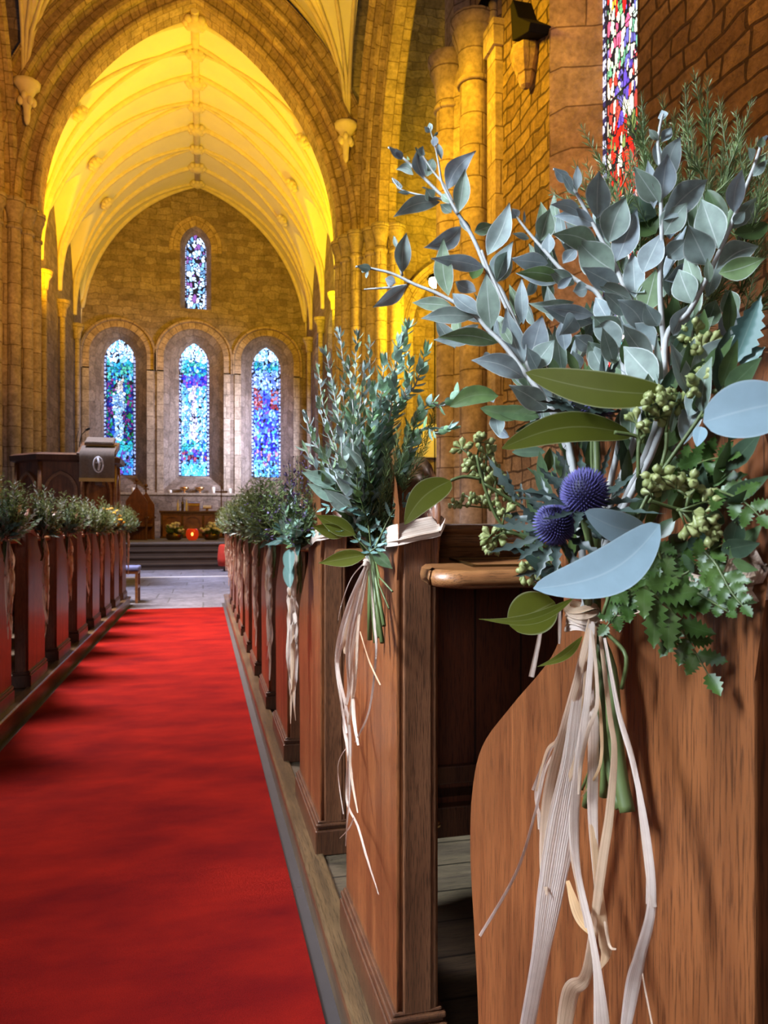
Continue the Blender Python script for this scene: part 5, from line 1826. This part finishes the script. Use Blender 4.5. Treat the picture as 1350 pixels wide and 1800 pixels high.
for pts, lm_, wp in (([(652, 960), (640, 900), (600, 885), (568, 895)], .030, .010), ([(660, 960), (690, 900), (710, 880), (740, 875)], .03, .009), ([(650, 970), (690, 940), (705, 910)], .02, .010), ([(650, 970), (600, 925), (570, 930), (545, 940)], .02, .009)):
    fm = MB(); st = MB()
    frond(fm, st, [tuple(P(x, y, D2 - .05)) for x, y in pts], lm_, wp, 7, nrm=(EYEP - K2).normalized() + V((0, 0, .6)))
    o = st.build('fern_frond', M['stem'], G2, K2); fm.build('pinnae', M['teal'], o, K2, fix=False)
for a, t_, w, tone in (((645, 975), (560, 990), 24, 'olive'), ((625, 940), (555, 905), 26, 'olive'), ((600, 880), (540, 850), 22, 'mint'), ((590, 850), (530, 830), 22, 'mint'), ((610, 940), (548, 925), 22, 'olive'), ((620, 900), (570, 860), 24, 'silver'),
                       ((640, 880), (590, 830), 26, 'silver'), ((655, 970), (690, 1000), 18, 'dark_leaf'), ((640, 840), (600, 780), 26, 'silver')):
    mb = MB(); leaf(mb, P(*a, D2 - .05), P(*t_, D2 - .06), w * D2 / F * 1.2, (EYEP - K2).normalized() + rv(.3), n=9, cols=4, tint=.4)
    mb.build('single_leaf', M[tone], G2, K2, fix=False)
mb = MB()
for (x, y, w) in ((668, 1120, 10), (660, 1130, 8), (675, 1100, 7), (650, 1125, 9), (672, 1130, 8), (690, 1040, 3), (684, 1070, 3)):
    p = QX(x, y, .298)
    mb.tube([K2 + rv(.005) + V((0, 0, .05)), K2.lerp(p, .5) + rv(.003), p], w * D2 / F / 2, 7)
mb.build('cut_stems', M['stem'], G2, K2)
TH_ = lambda x, y: (380 + x / 2.571, 900 + y / 2.571)
for pts, tn in (([(685, 225, 14), (620, 380, 26), (570, 560, 36), (548, 700, 24), (590, 900, 22), (605, 1060, 18), (600, 1300, 5)], .0), ([(688, 225, 10), (640, 400, 28), (600, 600, 34), (600, 800, 22), (575, 950, 16), (600, 1100, 24), (590, 1300, 12), (640, 1420, 10), (680, 1560, 10), (735, 1730, 5)], .05),
                ([(680, 220, 6), (610, 300, 5), (565, 420, 5), (552, 490, 4)], 0), ([(692, 230, 8), (715, 500, 12), (722, 650, 10), (690, 900, 10), (628, 1040, 6)], .0), ([(650, 540, 5), (690, 670, 7), (742, 782, 6)], .6),
                ([(690, 225, 8), (650, 460, 18), (615, 640, 18), (620, 900, 20), (642, 1055, 10)], .2), ([(600, 1050, 4), (550, 1150, 5), (575, 1365, 5)], .1), ([(615, 1180, 8), (592, 1400, 8), (585, 1510, 4)], .0), ([(622, 1380, 6), (600, 1430, 8), (558, 1475, 3)], .1),
                ([(685, 225, 10), (600, 420, 22), (545, 640, 20), (565, 860, 18), (590, 1000, 12)], .0), ([(690, 228, 10), (655, 400, 20), (640, 540, 16), (628, 760, 18), (600, 960, 12), (610, 1180, 14), (640, 1360, 6)], .35), ([(686, 228, 8), (630, 420, 22), (585, 560, 26), (580, 640, 10)], .5)):
    mb = MB()
    ribbon(mb, [(QX(*TH_(x, y), .290 + rnd.uniform(-.004, .004)), w / 2.571 * D2 / F) for x, y, w in pts], twist=.5, tint=tn, n=6, cols=3)
    mb.build('raffia_strand', M['raffia'], G2, K2, fix=False)


def tie(parent, org, k, ypew, sgn=1, fx=FACE_X):
    """knot plus the flat band that goes round the pew end; sgn=-1 mirrors for the left row"""
    mb = MB()
    for j in range(3):
        c = k + V((-.004 * sgn, 0, -.004 + .004 * j))
        ribbon(mb, [(c + V((.009 * math.cos(a), .011 * math.sin(a), 0)), .005) for a in np.linspace(0, 2 * PI, 11)], nrm=V((-sgn, -1, .3)), n=2, tint=.1)
    mb.build('raffia_knot', M['raffia'], parent, org, fix=False)
    mb = MB()
    for j in range(2):
        z = .006 * (j - .5)
        X = lambda v: fx + sgn * v
        pts = [(k + V((0, 0, 0)), .004), (V((X(-.016), (k.y + ypew) / 2 + .04, k.z + .012 + z * .3)), .010), (V((X(-.012), ypew + .03, k.z + .042 + z)), .024), (V((X(-.011), ypew - .002, k.z + .048 + z * 1.4)), .028), (V((X(.006), ypew - .015 - .002 * j, k.z + .052 + z * 1.5)), .029),
               (V((X(.04), ypew - .015 - .002 * j, k.z + .060 + z * 1.5)), .030), (V((X(.074), ypew - .011 - .002 * j, k.z + .066 + z * 1.5)), .030), (V((X(.082), ypew + .03, k.z + .066 + z)), .028)]
        ribbon(mb, pts, nrm=V((-.7 * sgn, -.7, .1)), n=6, cols=5, tint=.12 * j, twist=0, crimp=.04)
    for sg2 in (1,):
        X = lambda v: fx + sgn * v
        pts = [(k, .0035), (V((X(-.012), k.y + .03, k.z + .006)), .02), (V((X(-.002), ypew + .262, k.z + .02)), .016), (V((X(.04), ypew + .268, k.z + .025)), .016)]
        ribbon(mb, pts, nrm=V((-sgn, .3, .1)), n=5, cols=3, tint=.1, twist=0)
    mb.build('raffia_band', M['raffia'], parent, org, fix=False)


tie(G2, K2, K2, YP0 + PITCH)


# posy templates for the rest: built round the tie at the origin, hanging on the face x=+0.035 --------
def make_posy(kinds, seed, h=.34, near=False, hang=0, yellow=0):
    rr = random.Random(seed)
    t = thing('posy', 'posy', 'posy')
    o0 = V((0, 0, 0))
    for kind, n, hh, spread, sz in kinds:
        for k in range(n):
            a = rr.uniform(0, 2 * PI); s = spread * math.sqrt(rr.random())
            H = h * hh * rr.uniform(.8, 1.05) * (1 - .6 * (s / max(spread, .01)) ** 2)
            tip = V((s * math.cos(a) - .01, s * math.sin(a), H))
            mid = V((tip.x * .5 - .01, tip.y * .5, H * .42))
            lm = MB(); st = MB()
            sprig(lm, st, [V((rr.uniform(-.006, .006), rr.uniform(-.006, .006), 0)), mid, tip], kind, 1.0 if kind in ('silver', 'mint', 'small') else .75, sz * 1.15)
            o = st.build(NM[kind], M['silver_stem' if kind in ('silver', 'mint') else 'stem'], t)
            lm.build('flowers' if kind in ('yellow', 'statice') else 'leaves', M[MT[kind]], o, fix=False)
    mb = MB()
    for k in range(22):
        a = rr.uniform(PI * .4, PI * 1.6); z = rr.uniform(.01, .08)
        b_ = V((.02 * math.cos(a), .03 * math.sin(a), z)); tp = V((rr.uniform(.06, .11) * math.cos(a), rr.uniform(.05, .12) * math.sin(a), z + rr.uniform(-.05, .06)))
        leaf(mb, b_, tp, rr.uniform(.016, .026), V((-1, -.6, .5)) + rv(.5), shape='ovate', n=6, cols=2)
    mb.build('broad_leaves', M['teal'], t, fix=False)
    for k in range(hang):
        mb = MB()
        z0 = -.01 - .045 * (k // 2); yy = (-1) ** k * .012 - .02
        b_ = V((-.035, yy * .5 - .02, z0 + .01)); tp = V((-.04, yy * 2.2 - .02, z0 - .065))
        leaf(mb, b_, tp, .036, V((-.5, -1, .1)), shape='ovate', n=12, cols=6, tint=.3)
        mb.build('hanging_leaf', M['teal'], t, fix=False)
    mb = MB()
    for k in range(5):
        mb.tube([V((rr.uniform(-.01, .01), rr.uniform(-.01, .01), .04)), V((rr.uniform(-.012, .008), rr.uniform(-.014, .014), -.05)), V((rr.uniform(-.014, .006), rr.uniform(-.022, .022), -rr.uniform(.10, .15)))], .0035, 6)
    mb.build('cut_stems', M['stem'], t)
    raffia_tail(t, None, V((-.010, 0, 0)), .58, 14, .045, .016, seed=seed, one=not near)
    tie(t, None, o0, -.19, 1, .035)
    return t


TPL = [make_posy([('statice', 14, .98, .15, 1.6), ('fuzzy', 8, 1.0, .15, 1.3), ('small', 12, .75, .15, 1.4), ('mint', 8, .6, .14, 1.4)], 5, .31, True, hang=4),
       make_posy([('fuzzy', 18, 1.0, .16, 1.4), ('small', 12, .8, .15, 1.4), ('mint', 8, .7, .15, 1.4)], 6, .33),
       make_posy([('fuzzy', 10, 1.0, .16, 1.4), ('silver', 9, .95, .15, 1.1), ('small', 12, .8, .15, 1.4), ('mint', 8, .7, .15, 1.4)], 7, .33),
       make_posy([('silver', 12, 1.0, .15, 1.2), ('small', 12, .8, .15, 1.4), ('fuzzy', 9, .9, .15, 1.4)], 8, .34),
       make_posy([('yellow', 9, 1.12, .12, 1.7), ('fuzzy', 10, .85, .15, 1.4), ('small', 12, .8, .15, 1.4), ('silver', 7, .9, .14, 1.1)], 9, .33)]
used = [False] * 5
KZ = ZP + .872


def mirror_posy(o, parent=None):
    return mirror_tree(o, parent)


def put_posy(v, i, left, label):
    src = TPL[v]
    if left:
        o = mirror_tree(src)
    elif not used[v]:
        o = src; used[v] = True
    else:
        o = copy_tree(src)
    x = (XN + .035) if left else (FACE_X - .035)
    o.location = (x, YP0 + PITCH * i + .19, KZ)
    s = 1 + .05 * math.sin(i * 2.3 + (3 if left else 0))
    o.scale = (1, 1, s) if not left else (1, 1, s)
    o['label'] = label; o['group'] = 'posies tied to the pew ends'


RL = {2: (0, 'dark purple and green posy with hanging round leaves on the third right-hand pew end'), 3: (1, 'feathery green posy on the fourth pew end right of the aisle, behind the purple one'),
      4: (1, 'posy with raffia tail on the fifth pew end right of the aisle'), 5: (2, 'posy on the sixth pew end right of the aisle'), 6: (3, 'small posy on the seventh pew end right of the aisle'),
      7: (2, 'small posy on the eighth pew end right of the aisle'), 8: (3, 'small posy on the ninth pew end right of the aisle'), 9: (1, 'tiny far posy on the tenth pew end right of the aisle'),
      10: (2, 'tiny posy farthest along the right row, beside the altar cross in the view')}
for i, (v, lb) in RL.items():
    put_posy(v, i, False, lb)
LL = {4: (2, 'grey green posy cut off by the left picture edge'), 5: (3, 'silver leaved posy on the first whole pew end at the left'), 6: (2, 'frosted green posy on the left row between two silvery ones, left of the pulpit steps'),
      7: (3, 'silvery posy in the left row standing in front of the pulpit'), 8: (1, 'blue green feathery posy left of the yellow flowered one'), 9: (4, 'posy with bright yellow flowers on the left row'),
      10: (2, 'small posy on the left row just beyond the yellow flowered one'), 11: (1, 'last small posy of the left row, beside the carved chair')}
for i, (v, lb) in LL.items():
    put_posy(v, i, True, lb)
for v in range(5):
    if not used[v]:
        for ch in TPL[v].children_recursive: bpy.data.objects.remove(ch)
        bpy.data.objects.remove(TPL[v])

# ------------------------------------------------------------------ chancel furniture
FZ = 0.6
# altar
al = P(339, 925, 27.5); AX, AY = al.x, al.y
t = thing('altar', 'carved dark wooden altar table with three arched panels at the top of the steps', 'altar', (AX, AY, FZ))
W2 = 1.18
b = MB(); b.box(-W2, W2, -.38, .38, .92, 1.0); b.build('altar_top', M['oak_dark'], t, bevel=.012)
b = MB(); b.box(-W2 + .04, W2 - .04, -.33, .33, .84, .92); b.build('cornice', M['oak_edge'], t, bevel=.01)
b = MB()
outer = [(-W2 + .06, .06), (W2 - .06, .06), (W2 - .06, .86), (-W2 + .06, .86)]
hs = []
for c in (-.74, 0, .74):
    hs.append([(c - .28, .14)] + [(c - .28 * math.cos(PI * k / 12), .50 + .28 * math.sin(PI * k / 12)) for k in range(13)] + [(c + .28, .14)])
wall_with_holes(b, (0, -.30, 0), (1, 0, 0), outer, hs)
for h in hs:
    A = [b.vert((u, -.30, z)) for u, z in h]; B = [b.vert((u, -.24, z)) for u, z in h]
    for i in range(len(h)):
        j = (i + 1) % len(h); b.face([A[i], A[j], B[j], B[i]])
b.box(-W2 + .06, W2 - .06, -.24, .30, .06, .86)
b.build('arcaded_front', M['oak_rail'], t)
b = MB(); b.box(-W2 + .02, W2 - .02, -.34, .34, 0, .07); b.build('plinth', M['oak_dark'], t, bevel=.01)
for c in (-1.1, -.37, .37, 1.1):
    b = MB(); b.tube([(c, -.33, .08), (c, -.33, .82)], .035, 8)
    b.build('colonnette', M['oak_dark'], t)


def on_altar(px, dy=0.0):
    return P(px, 900, 27.3).x - 0, AY + dy


def candle(x, y, z, h=.14, r=.03, label='', group=None):
    b = MB(); b.lathe([(r, 0), (r, h), (r * .8, h + .004)], (0, 0, 0), 10)
    b.tube([(0, 0, h), (0, 0, h + .018)], .004, 4)
    o = b.build('candle', M['wax']); o.location = (x, y, z)
    tag(o, label, 'candle', group); return o


def px_x(px, Y):
    return math.tan(math.atan((px - 675) / F) + YAW) * Y


# cross
t = thing('altar_cross', 'tall thin wooden cross on a stepped foot at the right end of the altar', 'cross', (px_x(389, AY), AY, FZ + 1.0))
b = MB(); b.box(-.022, .022, -.02, .02, .10, .98); b.build('shaft', M['oak_dark'], t)
b = MB(); b.box(-.20, .20, -.02, .02, .70, .75)
for sx in (-.2, .2): b.ball((sx, 0, .725), .035, 8, 6)
b.ball((0, 0, .99), .035, 8, 6); b.build('cross_arm', M['oak_dark'], t)
b = MB(); b.box(-.15, .15, -.1, .1, 0, .05); b.box(-.1, .1, -.07, .07, .05, .10); b.build('foot', M['oak_dark'], t, bevel=.006)
# bottles, casket, dish
for k, (px, h, r, mt, lb) in enumerate(((313, .42, .045, 'white', 'tall white bottle at the left of the altar top'), (321, .52, .05, 'bottle', 'dark tall bottle with pale neck on the altar'), (328, .44, .045, 'wax', 'pale bottle next to the wooden casket on the altar'))):
    b = MB(); b.lathe([(r, 0), (r * 1.02, .02), (r, h * .6), (r * .4, h * .75), (r * .35, h * .95), (r * .42, h)], (0, 0, 0), 12)
    o = b.build('bottle', M[mt]); o.location = (px_x(px, AY), AY, FZ + 1.0)
    tag(o, lb, 'bottle', 'bottles on the altar')
t = thing('casket', 'small domed wooden casket in the middle of the altar top', 'box', (px_x(341, AY), AY, FZ + 1.0))
b = MB(); b.box(-.2, .2, -.12, .12, 0, .2); b.build('body', M['oak_rail'], t, bevel=.008)
b = MB(); b.prism([(-.13, .2)] + [(-.13 * math.cos(PI * k / 8), .2 + .12 * math.sin(PI * k / 8)) for k in range(9)] + [(.13, .2)], 0, -.21, .21); b.build('lid', M['oak_rail'], t)
t = thing('book_stand', 'low wooden book stand with open book on the altar, left of the cross', 'stand', (px_x(364, AY), AY, FZ + 1.0))
b = MB(); b.box(-.05, .05, -.05, .05, 0, .1); b.prism([(-.12, .08), (-.12, .10), (.12, .2), (.12, .18)], 0, -.19, .19); b.build('stand', M['oak_rail'], t)
b = MB(); b.prism([(-.1, .112), (-.1, .135), (.1, .219), (.1, .196)], 0, -.15, .15); b.build('open_book', M['paper'], t)
# ledge objects: footed bowls and candles
LZ = 2.38
for px, lb in ((324, 'wide brass footed bowl on the ledge below the middle window, left one'), (351, 'wide brass footed bowl on the ledge, right of its twin')):
    b = MB(); b.lathe([(.10, 0), (.10, .015), (.03, .03), (.025, .07), (.08, .10), (.17, .17), (.20, .24), (.185, .24), (.15, .18), (.01, .12)], (0, 0, 0), 16)
    o = b.build('footed_bowl', M['gold']); o.location = (px_x(px, YE - .3), YE - .3, LZ)
    tag(o, lb, 'bowl', 'footed bowls on the ledge')
for px, h, lb in ((234, .20, 'white candle on the ledge under the left window'), (299, .12, 'short white candle on the ledge left of the bowls'), (375, .26, 'tallest white candle on the ledge, right of the bowls'), (404, .2, 'white candle at the right end of the ledge')):
    candle(px_x(px, YE - .3), YE - .3, LZ, h, .07, lb, 'candles on the ledge')


def flowerpot(px, Y, z, r, mat, lb, n=40, seed=1, col='fuzzy'):
    rr = random.Random(seed)
    t = thing('flower_arrangement', lb, 'flowers', (px_x(px, Y), Y, z))
    b = MB(); b.lathe([(r * .5, 0), (r * .7, r * .1), (r * .75, r * .5), (r * .6, r * .7), (.01, r * .6)], (0, 0, 0), 12); b.build('bowl', M['brass'], t)
    b = MB()
    for k in range(n * 3):
        a = rr.uniform(0, 2 * PI); e = rr.uniform(.1, 1.4)
        d = V((math.cos(a) * math.cos(e), math.sin(a) * math.cos(e), math.sin(e)))
        b_ = V((0, 0, r * .5)) + d * r * .4
        leaf(b, b_, b_ + d * r * rr.uniform(.5, .9), r * .25, rv(1), n=4, cols=2)
    b.build('foliage', M[col], t, fix=False)
    b = MB()
    for k in range(n):
        a = rr.uniform(0, 2 * PI); e = rr.uniform(.3, 1.5)
        d = V((math.cos(a) * math.cos(e), math.sin(a) * math.cos(e), math.sin(e)))
        b.ball(V((0, 0, r * .55)) + d * r * rr.uniform(.7, 1.15), r * .2, 6, 4, .8)
    b.build('blossoms', M[mat], t)


SY = 19.0 + .55
flowerpot(306, 24.3, FZ, .33, 'whiteflower', 'pinkish white flower arrangement at the left foot of the altar', 22, 3)
flowerpot(372, 24.3, FZ, .33, 'whiteflower', 'bright white flower arrangement at the right foot of the altar', 40, 4)
# red lantern
t = thing('lantern', 'red glass bowl with glowing candle in front of the altar', 'lantern', (px_x(338, 24.0), 24.0, FZ))
b = MB(); b.lathe([(.10, 0), (.16, .05), (.20, .17), (.18, .30), (.14, .36), (.12, .36), (.16, .28), (.18, .17), (.1, .04)], (0, 0, 0), 18); b.build('glass_bowl', M['redglass'], t)
b = MB(); b.ball((0, -.19, .19), .035, 10, 8, 1.5); b.build('flame', M['flame'], t)


def throne(px, Y, h, w, lb):
    t = thing('carved_chair', lb, 'chair', (px_x(px, Y), Y, FZ))
    b = MB(); b.prism([(-w, .0), (w, .0), (w, h * .72), (w * .55, h * .84), (0, h), (-w * .55, h * .84), (-w, h * .72)], 1, .22, .28); b.build('backrest', M['oak_face'], t, bevel=.008)
    b = MB(); b.box(-w, w, -.25, .28, .42, .50); b.build('seat', M['oak_edge'], t, bevel=.01)
    for sx in (-1, 1):
        b = MB(); b.box(sx * w - .03, sx * w + .03, -.25, -.19, 0, .72); b.build('leg', M['oak_edge'], t)
        b = MB(); b.box(sx * w - .04, sx * w + .04, -.27, .26, .70, .75); b.build('armrest', M['oak_edge'], t)
    b = MB()
    b.tube([(0, .25, h - .02), (0, .25, h + .16)], .02, 8); b.ball((0, .25, h + .19), .06, 8, 6); b.box(-.09, .09, .235, .265, h + .06, h + .10)
    b.build('finial', M['oak_edge'], t)
    return t


throne(239, 24.6, 1.72, .33, 'tall carved wooden chair with cross finial left of the altar, the taller of two')
throne(256, 25.6, 1.6, .27, 'slimmer carved wooden chair with finial between the taller chair and the altar')

# red-draped stool at the end of the right pews
t = thing('draped_stool', 'bright red cloth draped over a stool beside the steps, behind the right pews', 'stool', (px_x(402, 17.6), 17.6, 0))
b = MB(); b.lathe([(.02, .62), (.20, .62), (.23, .58), (.26, .3), (.24, .12), (.22, .12)], (0, 0, 0), 14); b.build('cloth', M['redcloth'], t)
for k in range(3):
    a = k * 2.1; b = MB(); b.tube([(.14 * math.cos(a), .14 * math.sin(a), .6), (.2 * math.cos(a), .2 * math.sin(a), 0)], .018, 6); b.build('leg', M['oak_dark'], t)

# blue seated chair
cy = 10.75
t = thing('side_chair', 'wooden chair with blue cushioned seat at the end of the left pews', 'chair', (px_x(214, cy), cy, 0))
b = MB(); b.box(-.24, .24, -.22, .22, .44, .50); b.build('cushion', M['bluecloth'], t, bevel=.02)
b = MB(); b.box(-.23, .23, -.21, .21, .40, .44); b.build('seat_frame', M['oak_rail'], t, bevel=.006)
for sx in (-.21, .21):
    for sy in (-.19, .19):
        b = MB(); b.box(sx - .018, sx + .018, sy - .018, sy + .018, 0, .41); b.build('leg', M['oak_rail'], t)
    b = MB(); b.box(sx - .015, sx + .015, -.18, .18, .2, .23); b.build('stretcher', M['oak_rail'], t)
b = MB(); b.box(-.25, -.21, -.2, .2, .5, .86); b.build('backrest', M['oak_rail'], t, bevel=.006)

# pulpit
PY = 14.6
PX = px_x(122, PY)
t = thing('pulpit', 'octagonal carved wooden pulpit with arched panels rising behind the left posies', 'pulpit', (PX, PY, 0))
r1, zb, zt_ = .92, .95, 2.16
b = MB()
b.lathe([(.35, 0), (.35, .1), (.22, .2), (.22, .5), (.55, .85), (r1 * .95, zb), (r1 * .95, zt_)], (0, 0, 0), 8, a0=PI / 8, smooth=False)
b.build('pulpit_body', M['oak_face'], t)
b = MB()
b.lathe([(r1 * .97, zt_), (r1 * 1.08, zt_ + .03), (r1 * 1.10, zt_ + .12), (r1 * 1.0, zt_ + .16), (r1 * .9, zt_ + .16), (r1 * .85, zt_)], (0, 0, 0), 8, a0=PI / 8, smooth=False)
b.build('cornice', M['oak_dark'], t)
b = MB()
b.lathe([(r1 * .97, zb), (r1 * 1.03, zb + .02), (r1 * 1.03, zb + .1), (r1 * .97, zb + .12)], (0, 0, 0), 8, a0=PI / 8, smooth=False)
b.build('lower_moulding', M['oak_dark'], t)
for k in range(8):
    a = -PI / 2 + k * PI / 4
    if math.sin(a) > .2: continue
    ctr = V((math.cos(a), math.sin(a), 0)) * r1 * .95 * math.cos(PI / 8)
    tg = V((-math.sin(a), math.cos(a), 0)); nr = V((math.cos(a), math.sin(a), 0))
    b = MB()
    arch_sweep(b, ctr + V((0, 0, 1.65)), tg, -nr, .22, .30, [(0.0, -.0), (0.0, -.045), (.05, -.045), (.06, .0)], 8, foot=.5)
    b.build('arch_moulding', M['oak_rail'], t)
    for sg in (-1, 1):
        b = MB()
        p = ctr + tg * sg * .345 + nr * .01
        b.tube([p + V((0, 0, zb + .1)), p + V((0, 0, zt_))], .035, 8)
        b.build('corner_shaft', M['oak_rail'], t)
# reading desk with fall
dx = px_x(176, PY - .75) - PX
b = MB()
q0 = [(-.34, .10), (-.34, .16), (.32, .42), (.32, .30)]
b.prism([(y - .75, z + zt_ - .02) for y, z in q0], 0, dx - .34, dx + .30)
b.box(dx - .06, dx + .06, -.95, -.5, zt_ - .4, zt_ + .2)
b.build('reading_desk', M['oak_dark'], t, bevel=.006)
mb = MB()
rows = []
for i in range(10):
    f = i / 9
    if f < .35:
        g = f / .35; y = -.95 + .32 * (1 - g) - .16; z = zt_ + .155 + .26 * (1 - g) * .55
    else:
        g = (f - .35) / .65; y = -1.115; z = zt_ + .15 - .46 * g
    rows.append([(dx - .29 + .57 * j / 10, y - .012 * math.sin(j * 1.9) * f, z) for j in range(11)])
mb.grid(rows)
fl = mb.build('pulpit_fall', M['cloth'], t, label='grey-brown cloth fall with embroidered emblem')
mb = MB(); mb.box(dx - .29, dx + .28, -1.135, -1.12, zt_ - .35, zt_ - .29); mb.build('fringe', M['fringe'], fl)
mb = MB()
cxm, czm = dx + .02, zt_ - .06
pts = [V((cxm + .075 * math.cos(a), -1.14, czm + .13 * math.sin(a))) for a in np.linspace(0, 2 * PI, 17)]
mb.tube(pts, .014, 5)
mb.tube([V((cxm, -1.14, czm - .10)), V((cxm + .02, -1.14, czm)), V((cxm - .01, -1.14, czm + .12))], .022, 5)
mb.tube([V((cxm - .04, -1.14, czm + .03)), V((cxm + .05, -1.14, czm + .05))], .012, 5)
mb.build('emblem', M['paper'], fl)
o = MB(); o.box(-.24, .24, -.17, .17, 0, .05); o.box(-.23, .23, -.16, .16, .05, .062)
bk = o.build('book', M['cloth'], bevel=.006)
bk.location = (PX + dx, PY - .72, zt_ + .355); bk.rotation_euler = (R(21.5), 0, 0)
tag(bk, 'thick brown book lying on the pulpit reading desk', 'book')
# microphone
t = thing('microphone', 'thin black gooseneck microphone rising from the pulpit rim left of the desk', 'microphone', (px_x(140, PY - .3), PY - .3, zt_ + .16))
b = MB(); b.tube([V(p) for p in ((0, 0, 0), (0, -.02, .2), (.04, -.04, .38), (.12, -.06, .46))], .008, 6); b.build('gooseneck', M['black'], t)
b = MB(); b.tube([(.12, -.06, .46), (.18, -.075, .49)], .02, 8); b.build('microphone_head', M['black'], t)
b = MB(); b.tube([(-.04, .0, 0), (-.05, 0, .3), (-.02, 0, .45)], .006, 5); b.lathe([(.05, 0), (.05, .02), (.01, .03)], (0, 0, 0), 10); b.build('bracket', M['black'], t)
